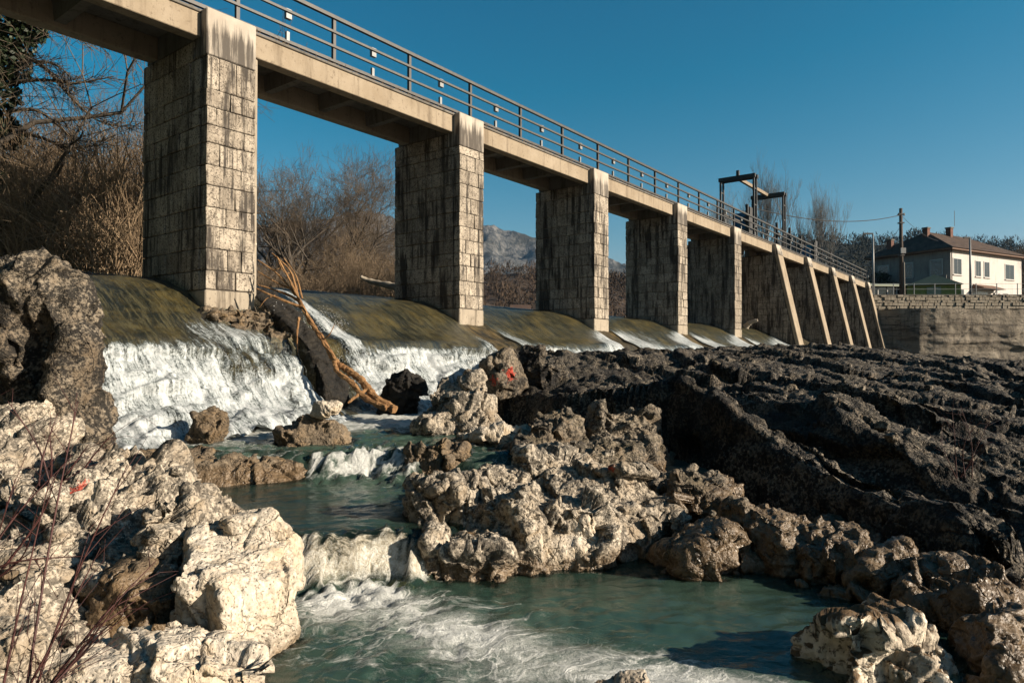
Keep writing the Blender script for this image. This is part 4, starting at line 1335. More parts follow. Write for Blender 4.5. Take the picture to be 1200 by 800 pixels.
# flying drops
def build_spray():
    pts, rad = [], []
    g = np.random.default_rng(31)
    def blob(c, sig, n, r0=0.004, r1=0.013):
        q = g.normal(size=(n, 3)) * np.array(sig) + np.array(c)
        q[:, 2] = np.maximum(q[:, 2], c[2] - sig[2] * 0.6)
        pts.append(q); rad.append(g.uniform(r0, r1, n) * g.uniform(0.5, 1, n))
    for k in range(90):
        a = g.uniform(-5.2, 0.3); s = S_LIP + g.uniform(0.5, 1.8)
        x, y, z = weir_surface(np.array([a]), np.array([s]), 0.10)
        blob((x[0], y[0], z[0]), (0.09, 0.09, 0.07), 36, 0.003, 0.009)
    for k in range(70):
        a = g.uniform(2.6, 6.6); s = S_LIP + g.uniform(0.5, 1.8)
        x, y, z = weir_surface(np.array([a]), np.array([s]), 0.10)
        blob((x[0], y[0], z[0]), (0.09, 0.09, 0.07), 34, 0.004, 0.010)
    for k in range(40):
        a = g.uniform(1.2, 2.9); s = S_LIP + g.uniform(-1.2, 1.2)
        x, y, z = weir_surface(np.array([a]), np.array([s]), 0.12)
        blob((x[0], y[0], z[0]), (0.08, 0.08, 0.12), 25, 0.004, 0.011)
    for k in range(34):
        x = g.uniform(-2.1, -0.9)
        y = float(fall_line(np.array([x]))[0]) - g.uniform(-0.1, 0.25)
        blob((x, y, 0.22 + g.uniform(-0.12, 0.16)), (0.07, 0.05, 0.06), 14, 0.0015, 0.0035)
    for k in range(22):
        x = g.uniform(-2.4, -1.2)
        blob((x, 8.3 - g.uniform(-0.1, 0.3), 0.6 + g.uniform(-0.15, 0.2)), (0.08, 0.06, 0.06), 8, 0.002, 0.004)
    Pp = np.concatenate(pts); R = np.concatenate(rad)
    O = np.array([(1, 0, 0), (-1, 0, 0), (0, 1, 0), (0, -1, 0), (0, 0, 1), (0, 0, -1)], float)
    T = np.array([(0, 2, 4), (2, 1, 4), (1, 3, 4), (3, 0, 4), (2, 0, 5), (1, 2, 5), (3, 1, 5), (0, 3, 5)])
    V = (Pp[:, None, :] + O[None] * R[:, None, None]).reshape(-1, 3)
    F = (np.arange(len(Pp))[:, None, None] * 6 + T[None]).reshape(-1, 3)
    o = link('spray', mesh_np('spray', V, F, M['spray'], True))
    stuff(o, 'white spray drops flying off the falls', 'spray')
build_spray()

# paint marks go where the painted rock faces the stream
bpy.context.view_layer.update()
dg_ = bpy.context.evaluated_depsgraph_get()
for nd_, c_ in PAINT_NODES:
    v_ = Vector(c_) - cam.location
    hit, loc, nrm, ix, ob, mx = S.ray_cast(dg_, cam.location, v_.normalized())
    if hit:
        nd_.inputs[1].default_value = loc

# loose stones lying about on the rock
stone_meshes = []
for k in range(5):
    V_, F_ = lump((0, 0, 0), (0.5, 0.42, 0.32), 900 + k, 1.0, 0.3)
    V_ = V_ + V_ / np.maximum(np.linalg.norm(V_, axis=1, keepdims=True), 1e-6) * (fbm(V_ * 6, 3, k)[:, None] * 0.05)
    stone_meshes.append(mesh_np('loose_stone', V_, F_, M[('lime', 'lime_white', 'lime_grey', 'lime', 'brownrock')[k]]))
dark_stones = []
for k in range(3):
    m_ = stone_meshes[k].copy(); m_.materials.clear(); m_.materials.append(M['lime_grey']); dark_stones.append(m_)
gs = random.Random(57)
def scatter(n, label, group, xr, yr, zmin, meshes, smin, smax, allow):
    done = 0
    for tries in range(n * 6):
        if done >= n:
            break
        x, y = gs.uniform(*xr), gs.uniform(*yr)
        hit, loc, nrm, ix, ob, mx = S.ray_cast(dg_, Vector((x, y, 3.0)), Vector((0, 0, -1)))
        if not hit or nrm.z < 0.55 or loc.z < zmin or not ob.name.startswith(allow):
            continue
        sz = gs.uniform(smin, smax)
        o = link('loose_stone', meshes[gs.randrange(len(meshes))], None, (x, y, loc.z + sz * 0.16), gs.uniform(0, 6))
        o.scale = (sz, sz, sz)
        tag(o, label, 'stone', group)
        done += 1
ok_rock = ('limestone', 'white_limestone', 'rock_shelf')
scatter(26, 'small loose stone lying on the pale left outcrop', 'loose stones on the left outcrop', (-4.4, -1.6), (3.9, 6.6), 0.15, stone_meshes, 0.05, 0.16, ok_rock)
scatter(22, 'small loose stone lying on the midstream rocks', 'loose stones on the midstream rocks', (-0.9, 3.0), (5.8, 9.0), 0.25, stone_meshes, 0.05, 0.16, ok_rock)
scatter(34, 'small loose stone lying on the dark rock shelf', 'loose stones on the dark shelf', (2.8, 9.0), (6.0, 14.0), 0.4, dark_stones, 0.07, 0.24, ok_rock)
# ------------------------------------------------------------------ driftwood
def bent(pts, n=7):
    """smooth curve through points"""
    P = [Vector(p) for p in pts]
    out = []
    for i in range(len(P) - 1):
        p0, p1, p2, p3 = P[max(i - 1, 0)], P[i], P[i + 1], P[min(i + 2, len(P) - 1)]
        for k in range(n):
            t = k / n
            out.append(0.5 * ((2 * p1) + (p2 - p0) * t + (2 * p0 - 5 * p1 + 4 * p2 - p3) * t * t + (3 * p1 - p0 - 3 * p2 + p3) * t ** 3))
    out.append(P[-1])
    return out

def taper(n, r0, r1):
    return [(r0 + (r1 - r0) * i / (n - 1)) * (1 + 0.13 * math.sin(i * 2.3) + 0.08 * math.sin(i * 5.1 + n)) for i in range(n)]

root = empty('driftwood_log', 'stripped orange driftwood log leaning on the falls with bare branches', 'log', at(460, 480, 11.2))
def drift(name, pts, r0, r1, mat='log', n=8):
    c = bent(pts)
    o = MB().tube(c, taper(len(c), r0, r1), n + 3).part(name, M[mat], root, 0, False)
    gj = random.Random(len(c) * 7 + int(r0 * 1e4))
    for v in o.data.vertices:
        v.co += Vector((gj.gauss(0, 1), gj.gauss(0, 1), gj.gauss(0, 1))) * r0 * 0.09
    o.matrix_parent_inverse = Matrix.Translation(root.location).inverted()
drift('trunk', [at(463, 480, 11.1), at(440, 466, 11.3), at(424, 446, 11.5), at(408, 434, 11.7), at(394, 424, 11.8), at(378, 398, 12.1), at(362, 374, 12.4), at(350, 352, 12.7)], 0.072, 0.036)
drift('fork', [at(452, 478, 11.0), at(428, 466, 11.2), at(412, 448, 11.4), at(396, 436, 11.6), at(392, 424, 11.75)], 0.052, 0.034)
drift('stub', [at(432, 455, 11.4), at(418, 464, 11.2), at(408, 472, 11.1)], 0.035, 0.016)
for (pts, r) in (
    ([(354, 358, 12.6), (340, 330, 12.8), (324, 300, 13.0)], 0.030),
    ([(352, 354, 12.7), (334, 344, 12.8), (302, 334, 12.9)], 0.034),
    ([(350, 352, 12.7), (340, 318, 12.9), (318, 296, 13.1)], 0.024),
    ([(354, 360, 12.6), (332, 352, 12.6), (300, 338, 12.6)], 0.032),
    ([(346, 346, 12.75), (326, 322, 12.9), (301, 304, 13.0)], 0.022),
    ([(344, 340, 12.8), (322, 330, 12.9), (302, 318, 12.9)], 0.020),
    ([(354, 350, 12.6), (346, 322, 12.7), (332, 302, 12.9)], 0.018),
    ([(350, 372, 12.4), (348, 392, 12.3), (349, 413, 12.2)], 0.026),
    ([(340, 320, 12.9), (332, 318, 12.8), (326, 306, 12.8)], 0.010), ([(330, 312, 12.95), (322, 316, 12.9), (312, 312, 12.9)], 0.009),
    ([(322, 346, 12.7), (312, 350, 12.6), (304, 360, 12.6)], 0.012), ([(378, 398, 12.1), (386, 392, 12.0), (392, 380, 12.0)], 0.014)):
    drift('branch', [at(*p) for p in pts], r, r * 0.35, 'log', 6)
o = MB().tube(bent([at(422, 324, 21), at(436, 330, 21), at(462, 336, 20.5), at(478, 342, 20.2)]), taper(22, 0.05, 0.15), 7).part('driftwood_branch', M['paledrift'], None, 0, True)
tag(o, 'bleached branch stranded on the weir crest against the second pier', 'branch')
o = MB().tube(bent([at(874, 383, 35.2), at(879, 378, 35), at(888, 375, 34.8)]), taper(15, 0.16, 0.08), 6).part('driftwood_branch', M['paledrift'], None, 0, True)
tag(o, 'short white branch caught on the narrow pier before the gantry', 'branch')

# ------------------------------------------------------------------ bare trees
def grow(seed, height, spread=0.55, depth=6, trunk_r=0.16, lean=(0, 0), up=0.25, first=0.25, twig_len=1.0, kids=(2, 4), droop=0.0):
    g = random.Random(seed)
    thick, thin = [], []
    def branch(p, d, length, r, lvl):
        n = 3 if lvl < 2 else 2
        q = Vector(p)
        dd = Vector(d)
        rr = r
        pts = [(q.copy(), rr)]
        for k in range(n):
            dd = (dd + Vector((g.gauss(0, .16), g.gauss(0, .16), g.gauss(0, .12) + up * 0.22 - droop * 0.1))).normalized()
            q2 = q + dd * (length / n)
            r2 = rr * 0.84
            (thick if rr > 0.02 else thin).append((*q, *q2, max(rr, 0.0045), max(r2, 0.0035)))
            pts.append((q2.copy(), r2))
            q, rr = q2, r2
        if lvl >= depth:
            return
        nk = g.randint(*kids) + (1 if lvl == 0 else 0)
        for k in range(nk):
            i = g.choice(pts[1:]) if k else pts[-1]
            ang = g.uniform(0.35, 0.35 + spread)
            az = g.uniform(0, 2 * math.pi)
            a = dd.orthogonal().normalized()
            b = dd.cross(a)
            nd = (dd * math.cos(ang) + (a * math.cos(az) + b * math.sin(az)) * math.sin(ang))
            nd = (nd + Vector((0, 0, up))).normalized()
            branch(i[0], nd, length * g.uniform(0.62, 0.86) * (twig_len if lvl > 2 else 1), i[1] * g.uniform(0.55, 0.78), lvl + 1)
    branch(Vector((0, 0, 0)), Vector((lean[0], lean[1], 1)).normalized(), height * first, trunk_r, 0)
    a, b = np.array(thick), np.array(thin)
    zmax = max(a[:, 5].max(), b[:, 5].max() if len(b) else 0)
    k = height / zmax
    a[:, :6] *= k; b[:, :6] *= k
    return a, b

TREES = {}
def tree_meshes(key, mat_t, mat_c, fat=1.0, **kw):
    a, b = grow(**kw)
    b[:, 6:] *= fat
    V, F = tubes_np(a, 5)
    t = mesh_np('trunk', V, F, mat_t, True)
    V, F = tubes_np(b, 3)
    c = mesh_np('crown', V, F, mat_c, True)
    TREES[key] = (t, c)
tree_meshes('oak1', M['bark'], M['twig'], seed=3, height=9, depth=7, trunk_r=0.24, spread=0.6, up=0.14, kids=(2, 4), first=0.22)
tree_meshes('oak2', M['bark'], M['twig'], seed=8, height=8, depth=7, trunk_r=0.20, spread=0.75, up=0.10, kids=(2, 4), first=0.20)
tree_meshes('slim', M['bark'], M['twig'], seed=14, height=8, depth=6, trunk_r=0.10, spread=0.4, up=0.35, kids=(2, 4), first=0.24)
tree_meshes('poplar', M['twig_pale'], M['twig_pale'], 1.5, seed=5, height=14, depth=6, trunk_r=0.30, spread=0.42, up=0.40, kids=(3, 4), first=0.17)
tree_meshes('shrub', M['brush'], M['brush'], seed=21, height=3.4, depth=5, trunk_r=0.035, spread=0.7, up=0.2, kids=(3, 4), first=0.22)
tree_meshes('spread', M['bark'], M['twig'], seed=33, height=9, depth=7, trunk_r=0.17, spread=0.8, up=0.02, kids=(2, 3), first=0.18, lean=(0.5, -0.1))

def tree(name, key, label, loc, scale, rz, group=None, cat='tree', slim=1.0):
    r = empty(name, label, cat, loc, rz, group)
    r.scale = (scale * slim, scale * slim, scale)
    t, c = TREES[key]
    link('trunk', t, r); link('crown', c, r)
    return r

def ground_z(x, y):
    return 3.7

# left bank ground above the weir
def bank_mesh(name, pts_in, z_in, pts_out, z_out, mat, n=40, seed=0):
    a = np.array(pts_in); b = np.array(pts_out)
    m = 14
    t = np.linspace(0, 1, n)
    ia = np.stack([np.interp(t, np.linspace(0, 1, len(a)), a[:, k]) for k in (0, 1)], -1)
    ib = np.stack([np.interp(t, np.linspace(0, 1, len(b)), b[:, k]) for k in (0, 1)], -1)
    s = np.linspace(0, 1, m)
    X = ia[:, None, 0] * (1 - s) + ib[:, None, 0] * s
    Y = ia[:, None, 1] * (1 - s) + ib[:, None, 1] * s
    Z = z_in + (z_out - z_in) * (s[None] ** 0.6) + np.zeros_like(X)
    p = np.stack([X.ravel(), Y.ravel(), 0 * X.ravel()], -1)
    Z = Z + fbm(p * 0.3, 4, seed).reshape(Z.shape) * 0.4 * s[None]
    return struct(link(name, grid_mesh(name, X, Y, Z, mat)))
bank_mesh('river_bank', [(-13.5, 9.5), (-12.5, 18), (-10.5, 28), (-7, 40), (-4, 60)], 3.0, [(-60, 5), (-60, 30), (-50, 60), (-40, 90), (-30, 120)], 7.5, M['soil'], 40, 3)

def cane_stuff(name, label, cat, spots, n, hmin, hmax, mat, seed, lean=0.35, r=0.011, seg=5, twigs=0):
    g = np.random.default_rng(seed)
    segs = []
    for k in range(n):
        x, y, z = spots(g)
        h = g.uniform(hmin, hmax)
        az = g.uniform(0, 2 * math.pi); ln = abs(g.normal(0, lean))
        p = np.array([x, y, z]); d = np.array([math.cos(az) * ln, math.sin(az) * ln, 1.0]); d /= np.linalg.norm(d)
        rr = r * g.uniform(0.6, 1.3)
        for i in range(seg):
            d = d + np.array([math.cos(az) * 0.10 * ln * i + g.normal(0, .05), math.sin(az) * 0.10 * ln * i + g.normal(0, .05), -0.05 * ln * i])
            d /= np.linalg.norm(d)
            q = p + d * h / seg
            r2 = rr * (1 - (i + 1) / (seg + 0.6)) + 0.0035
            r1 = rr * (1 - i / (seg + 0.6)) + 0.0035
            segs.append((*p, *q, r1, r2))
            if twigs and i > 0:
                for w in range(twigs):
                    td = d + g.normal(0, 0.55, 3); td /= np.linalg.norm(td)
                    s0 = p + (q - p) * g.uniform()
                    segs.append((*s0, *(s0 + td * h * g.uniform(0.08, 0.22)), r2 * 0.6, 0.003))
            p = q
    V, F = tubes_np(segs, 3)
    o = link(name, mesh_np(name, V, F, mat, True))
    return stuff(o, label, cat)

def left_spots(g):
    Y = g.uniform(15.2, 21)
    u = g.uniform(-60, 178)
    return ((u - 600) / FPX * Y, Y, 3.3 + (Y - 13.8) * 0.10)
cane_stuff('cane_thicket', 'tall tan cane thicket on the bank behind the weir crest', 'thicket', left_spots, 1500, 1.2, 3.9, M['reed'], 41, 0.6, 0.0085, 6, 1)
cane_stuff('brushwood', 'brown tangled brushwood behind the cane thicket', 'thicket', lambda g: (lambda Y: ((g.uniform(-80, 190) - 600) / FPX * Y, Y, 3.4 + (Y - 13.8) * 0.12))(g.uniform(16, 27)), 1500, 2.0, 4.9, M['brush'], 43, 0.5, 0.013, 6, 3)
def mid_spots(g):
    Y = g.uniform(28, 42)
    u = g.uniform(285, 475)
    return ((u - 600) / FPX * Y, Y, 3.5 + (Y - 28) * 0.05)
cane_stuff('brushwood', 'olive brown brushwood along the bank behind the second bay', 'thicket', mid_spots, 1500, 1.0, 2.6, M['brush'], 47, 0.6, 0.018, 5, 2)
for k in range(26):
    g = rnd
    Y = g.uniform(19, 27); u = g.uniform(-20, 180)
    tree('bare_shrub', 'shrub', 'many stemmed bare brown shrub standing among the left bank canes', ((u - 600) / FPX * Y, Y, 3.5), g.uniform(1.0, 1.7), g.uniform(0, 6), 'bare shrubs on the left bank', 'shrub')
for k in range(22):
    Y = rnd.uniform(29, 40); u = rnd.uniform(290, 475)
    tree('bare_shrub', 'shrub', 'many stemmed bare brown shrub in the brushwood behind the second bay', ((u - 600) / FPX * Y, Y, 3.5), rnd.uniform(0.7, 1.15), rnd.uniform(0, 6), 'bare shrubs behind the second bay', 'shrub')
spots = [(308, 36, 'oak1', 8.2), (330, 40, 'slim', 10.0), (345, 38, 'oak2', 8.6), (378, 40, 'oak1', 8.8), (400, 42, 'oak2', 8.8), (432, 44, 'slim', 6.9), (455, 46, 'oak2', 6.4), (322, 46, 'oak1', 11.0), (362, 48, 'slim', 9.5), (415, 50, 'oak1', 8.0), (445, 52, 'spread', 7.0)]
base_h = {'oak1': 9, 'oak2': 8, 'slim': 8, 'poplar': 14, 'shrub': 3.4, 'spread': 9}
for i, (u, Y, key, h) in enumerate(spots):
    p = at(u, 345, Y)
    where = ['hard by the first pier', 'next to the tree by the first pier', 'in the gap beyond the driftwood branches', 'in the middle of the second bay', 'right of the middle of the second bay', 'left of the bleached branch', 'beside the second pier', 'far back behind the first pier trees', 'far back midway along that bay', 'far back left of the second pier', 'far back hard by the second pier'][i]
    lab = {'oak1': 'broad bare tree with dense grey brown twigs, ' + where, 'oak2': 'round headed bare tree on the far bank, ' + where, 'slim': 'slim upright bare tree on the far bank, ' + where, 'spread': 'leaning bare tree on the far bank, ' + where}[key]
    tree('bare_tree', key, lab, (p.x, p.y, 3.5), 1.12 * h / base_h[key], i * 1.7 + 0.4, 'bare trees behind the second bay')
# left bank trees
for i, (u, Y, key, h, rz) in enumerate([(20, 24, 'oak1', 9.0, 1.0), (90, 26, 'oak2', 7.6, 2.2), (140, 28, 'slim', 7.0, 0.4), (-40, 22, 'oak2', 9.0, 4.0)]):
    tree('bare_tree', key, ['tall bare grey tree rising behind the ivy covered tree', 'round headed bare tree amid the left bank thicket', 'slim bare tree in the thicket hard by the first pier', 'bare tree on the left bank outside the ivy covered tree'][i], ((u - 600) / FPX * Y, Y, 3.8), h / base_h[key], rz, 'bare trees on the left bank')
# ivy clad tree at the edge of the picture
root = tree('ivy_tree', 'spread', 'dark ivy covered tree reaching bare branches over the left bank', ((-25 - 600) / FPX * 17, 17, 3.6), 10.8 / 9, 0.35)
def leaf_cloud(name, parent, centers, n, mat, size, seed):
    g = np.random.default_rng(seed)
    c = np.array([x[:3] for x in centers]); s = np.array([x[3] for x in centers])
    idx = g.integers(0, len(c), n)
    dirs = g.normal(size=(n, 3)); dirs /= np.linalg.norm(dirs, axis=1, keepdims=True)
    P = c[idx] + dirs * (s[idx] * g.uniform(0.35, 1.05, n) ** 0.6)[:, None]
    a = g.normal(size=(n, 3)); a /= np.linalg.norm(a, axis=1, keepdims=True)
    b = np.cross(a, g.normal(size=(n, 3))); b /= np.linalg.norm(b, axis=1, keepdims=True)
    sz = size * g.uniform(0.6, 1.3, n)[:, None]
    V = np.stack([P - a * sz, P + b * sz * 0.7, P + a * sz, P - b * sz * 0.7], 1).reshape(-1, 3)
    F = np.arange(n * 4).reshape(-1, 4)
    return link(name, mesh_np(name, V, F, mat), parent)
iv = []
for (u, v, Y, r) in [(0, 20, 17, .7), (22, 8, 17, .5), (-20, 60, 17, .8), (5, 70, 17, .55), (-5, 110, 17, .5), (12, 45, 17, .5), (42, 12, 17, .35), (-30, 150, 17, .7), (5, 155, 17.2, .42), (-20, 200, 17, .6), (30, 30, 17, .4), (-60, 0, 17, 1.0), (-60, 100, 17, 1.0), (-60, 220, 17, .9), (-15, -40, 17, .8)]:
    p = at(u, v, Y); iv.append((p.x, p.y, p.z, r))
o = leaf_cloud('ivy', root, iv, 9000, M['ivy'], 0.075, 9)
o.matrix_parent_inverse = (Matrix.Translation(root.location) @ Matrix.Rotation(0.35, 4, 'Z') @ Matrix.Scale(10.8 / 9, 4)).inverted()

# long bare limbs of the ivy tree reaching over
segs = []
g = random.Random(17)
def limb(pts, r0):
    c = bent(pts, 5)
    for i in range(len(c) - 1):
        f = i / len(c)
        segs.append((*c[i], *c[i + 1], r0 * (1 - f) + .006, r0 * (1 - f - 1 / len(c)) + .006))
        for w in range(3):
            if f < 0.15:
                continue
            d = (c[i + 1] - c[i]).normalized()
            nd = (d + Vector((g.gauss(0, .5), g.gauss(0, .5), g.gauss(-0.05, .5)))).normalized()
            L = g.uniform(.3, 1.1)
            q = c[i] + nd * L * .5
            q2 = q + (nd + Vector((g.gauss(0, .3), g.gauss(0, .3), g.gauss(0, .3)))).normalized() * L * .6
            segs.append((*c[i], *q, .009, .007)); segs.append((*q, *q2, .007, .004))
            for e in range(3):
                nd2 = (nd + Vector((g.gauss(0, .6), g.gauss(0, .6), g.gauss(0, .6)))).normalized()
                s0 = c[i].lerp(q, g.uniform(.3, 1))
                segs.append((*s0, *(s0 + nd2 * g.uniform(.2, .55)), .006, .0035))
for L in ([(15, 60, 17), (50, 78, 16.8), (78, 110, 16.6), (112, 140, 16.5), (150, 148, 16.4)],
          [(10, 95, 17), (48, 92, 16.8), (85, 96, 16.6), (130, 88, 16.5)],
          [(15, 30, 17), (60, 28, 16.8), (100, 45, 16.6), (160, 66, 16.5)],
          [(5, 130, 17), (40, 128, 16.8), (70, 150, 16.7), (105, 182, 16.6)],
          [(0, 80, 17), (30, 70, 16.9), (62, 74, 16.8), (82, 92, 16.7)],
          [(8, 150, 17), (45, 160, 16.8), (78, 172, 16.7), (120, 168, 16.6)]):
    limb([at(*p) for p in L], 0.05)
V, F = tubes_np(segs, 4)
o = link('limbs', mesh_np('limbs', V, F, M['twig'], True), root)
o.matrix_parent_inverse = (Matrix.Translation(root.location) @ Matrix.Rotation(0.35, 4, 'Z') @ Matrix.Scale(10.8 / 9, 4)).inverted()

# ------------------------------------------------------------------ red twigs near the camera
def twig_bush(label, base, tips, seed, r0=0.006):
    g = random.Random(seed)
    segs = []
    for tip in tips:
        b = Vector(base) + Vector((g.gauss(0, .05), g.gauss(0, .05), 0))
        T = Vector(tip)
        mid = b.lerp(T, 0.5) + Vector((g.gauss(0, .05), g.gauss(0, .05), g.gauss(.03, .04)))
        c = bent([b, mid, T], 6)
        for i in range(len(c) - 1):
            f = i / len(c)
            segs.append((*c[i], *c[i + 1], r0 * (1 - f) + .0014, r0 * (1 - f - 1 / len(c)) + .0014))
            if i > 1 and g.random() < .75:
                d = (c[i + 1] - c[i]).normalized()
                nd = (d + Vector((g.gauss(0, .45), g.gauss(0, .45), g.gauss(0, .35)))).normalized()
                L = g.uniform(.10, .30)
                m = c[i] + nd * L
                segs.append((*c[i], *m, .0024, .0014))
                if g.random() < .6:
                    nd2 = (nd + Vector((g.gauss(0, .5), g.gauss(0, .5), g.gauss(0, .5)))).normalized()
                    segs.append((*m, *(m + nd2 * L * .6), .0016, .001))
    V, F = tubes_np(segs, 4)
    b = np.array(base)
    o = link('twig_bush', mesh_np('twig_bush', V - b, F, M['redtwig'], True), None, tuple(base))
    return tag(o, label, 'bush')
twig_bush('leafless red brown twigs sprouting over the grey cracked boulder', at(20, 850, 3.0), [at(150, 545, 3.3), at(92, 470, 3.6), at(120, 640, 3.2), at(60, 560, 3.2), at(185, 655, 3.3), at(130, 730, 3.1), at(100, 765, 3.0), at(145, 700, 3.1)], 3, 0.007)
twig_bush('leafless dark red twigs rising at the foot of the tufa pillar', at(60, 600, 5.4), [at(68, 485, 5.6), at(135, 505, 5.5), at(105, 520, 5.5), at(60, 520, 5.4), at(10, 470, 5.4)], 5, 0.011)
twig_bush('leafless red twigs leaning across the pitted outcrop', at(-30, 690, 3.9), [at(66, 560, 4.1), at(80, 540, 4.2), at(20, 560, 4.0), at(100, 650, 4.0), at(40, 620, 3.9)], 8, 0.008)
twig_bush('dry grey weed stems on the dark rock shelf', at(1128, 560, 7.6), [at(1115, 480, 7.7), at(1140, 500, 7.6), at(1100, 515, 7.6), at(1160, 490, 7.7), at(1150, 520, 7.5), at(1125, 475, 7.6)], 12, 0.007)
# ------------------------------------------------------------------ far land
t = NT('mountain_rock')
pos = t.geo()
n1 = t.noise(0.012, 8, 0.7, pos)
n2 = t.noise(0.05, 6, 0.7, t.mapv(pos, (1, 1, 0.4)))
c = t.mix(t.ramp(n2, [(0.42, 0), (0.58, 1)]), (0.028, 0.030, 0.030), (0.135, 0.13, 0.122))
c = t.mix(t.ramp(n1, [(0.45, 0), (0.6, 1)]), c, (0.035, 0.034, 0.028))
M['mount'] = t.done(t.bsdf(c, 0.95, t.bump(n2, 0.8, 12.0), 0.1))
M['wood'] = simple_mat('winter_wood', (0.060, 0.040, 0.026), (0.125, 0.082, 0.052), 0.06, 0.95, 0)
M['wood2'] = simple_mat('evergreen_wood', (0.022, 0.028, 0.020), (0.055, 0.055, 0.034), 0.05, 0.95, 0)

def ridge_mesh(name, us, vs, Y, depth, mat, seed, amp, foot=None, rows=70, cols=300):
    u = np.linspace(us[0], us[-1], cols)
    v = np.interp(u, us, vs)
    X0 = (u - 600) / FPX * Y
    H = (412 - v) / FPX * Y + EYE
    f = np.linspace(0, 1, rows)
    prof_ = np.where(f < 0.75, (f / 0.75) ** 1.1, 1 - ((f - 0.75) / 0.25) ** 2 * 0.3)
    Yg = Y - depth * 0.75 + depth * f[:, None] + 0 * X0[None]
    Xg = np.repeat(X0[None], rows, 0)
    Zg = H[None] * prof_[:, None]
    p = np.stack([Xg.ravel(), Yg.ravel(), Zg.ravel()], -1) / depth
    Zg = Zg + amp * (ridged(p * 7, 6, seed).reshape(Zg.shape) - 0.55) * prof_[:, None]
    if foot is not None:
        Zg = np.maximum(Zg, foot)
    return Xg, Yg, Zg, struct(link(name, grid_mesh(name, Xg, Yg, Zg, mat)))
ridge_mesh('mountain', [100, 250, 320, 400, 450, 520, 565, 600, 640, 700, 760, 850, 960, 1100], [300, 262, 255, 243, 258, 264, 270, 274, 285, 300, 312, 326, 336, 345], 1900, 900, M['mount'], 61, 60)
HX, HY, HZ, ho = ridge_mesh('wooded_hill', [760, 830, 900, 960, 1000, 1060, 1110, 1160, 1210, 1300, 1450], [340, 318, 292, 279, 281, 280, 286, 292, 290, 282, 278], 420, 260, M['wood2'], 63, 8)
FX, FY, FZ, fo_ = ridge_mesh('wooded_foothill', [200, 320, 430, 560, 600, 680, 740, 820, 900, 1000], [325, 330, 324, 322, 322, 325, 328, 332, 335, 338], 260, 160, M['wood'], 65, 4)

def wood_stuff(name, label, X, Y, Z, n, mat, h, seed, urange=None):
    """a far wood: many small twiggy crowns, told apart only as a mass"""
    g = np.random.default_rng(seed)
    r, c = X.shape
    i = g.integers(2, int(r * 0.8), n); j = g.integers(1, c - 1, n)
    P = np.stack([X[i, j] + g.normal(0, 2, n), Y[i, j] + g.normal(0, 2, n), Z[i, j]], -1)
    m = 80
    s = h * g.uniform(0.6, 1.25, n)
    D = g.normal(size=(n, m, 3)); D /= np.linalg.norm(D, axis=2, keepdims=True)
    R = g.uniform(0.25, 1.0, (n, m, 1)) ** 0.6
    C = P[:, None, :] + D * R * (s[:, None, None] * np.array([[[0.42, 0.42, 0.5]]])) + np.array([0, 0, 1.0]) * (s * 0.5)[:, None, None]
    ax = D * 0.7 + np.array([0, 0, 0.8]) + g.normal(0, 0.35, (n, m, 3)); ax /= np.linalg.norm(ax, axis=2, keepdims=True)
    sd = np.cross(ax, g.normal(size=(n, m, 3))); sd /= np.linalg.norm(sd, axis=2, keepdims=True)
    L = (s[:, None, None] * g.uniform(0.06, 0.17, (n, m, 1))); Wd = L * g.uniform(0.08, 0.25, (n, m, 1))
    V = np.stack([C - ax * L, C + sd * Wd, C + ax * L, C - sd * Wd], 2)
    F = np.arange(n * m * 4).reshape(-1, 4)
    o = link(name, mesh_np(name, V.reshape(-1, 3), F, mat, False))
    return stuff(o, label, 'wood')
wood_stuff('far_wood', 'brown leafless wood on the foothills behind the weir', FX, FY, FZ, 1700, M['wood'], 5.0, 71)
wood_stuff('far_wood', 'dark wood covering the hill behind the village house', HX, HY, HZ, 2200, M['wood2'], 8.0, 73)
# far bank of the river above the weir
bank_mesh('far_bank', [(-30, 110), (10, 90), (24, 74), (31, 62)], 3.2, [(-60, 180), (40, 170), (90, 120), (80, 90)], 6.5, M['soil'], 40, 9)
p = at(610, 352, 92)
hut = empty('far_hut', 'tiny white hut on the far bank beneath the wooded foothill', 'hut', (p.x, p.y, 3.6))
MB().box(-1.1, 1.1, 0, 2.2, -0.3, 3.9).part('wall', simple_mat('white_wall', (0.6, 0.58, 0.54), (0.7, 0.68, 0.64), 2, 0.9, 0.1), hut)
MB().add([(-1.4, -.2, 3.9), (1.4, -.2, 3.9), (1.4, 2.4, 3.9), (-1.4, 2.4, 3.9), (-1.4, 1.1, 4.7), (1.4, 1.1, 4.7)], [(0, 1, 5, 4), (2, 3, 4, 5), (0, 4, 3), (1, 2, 5), (0, 3, 2, 1)]).part('roof', simple_mat('hut_roof', (0.10, .06, .045), (0.15, .09, .06), 2, .9, .1), hut)
MB().box(-.3, .3, -.02, .05, 1.9, 2.9).part('window', M['steel'], hut)

# ------------------------------------------------------------------ right bank
BANKZ = 6.95
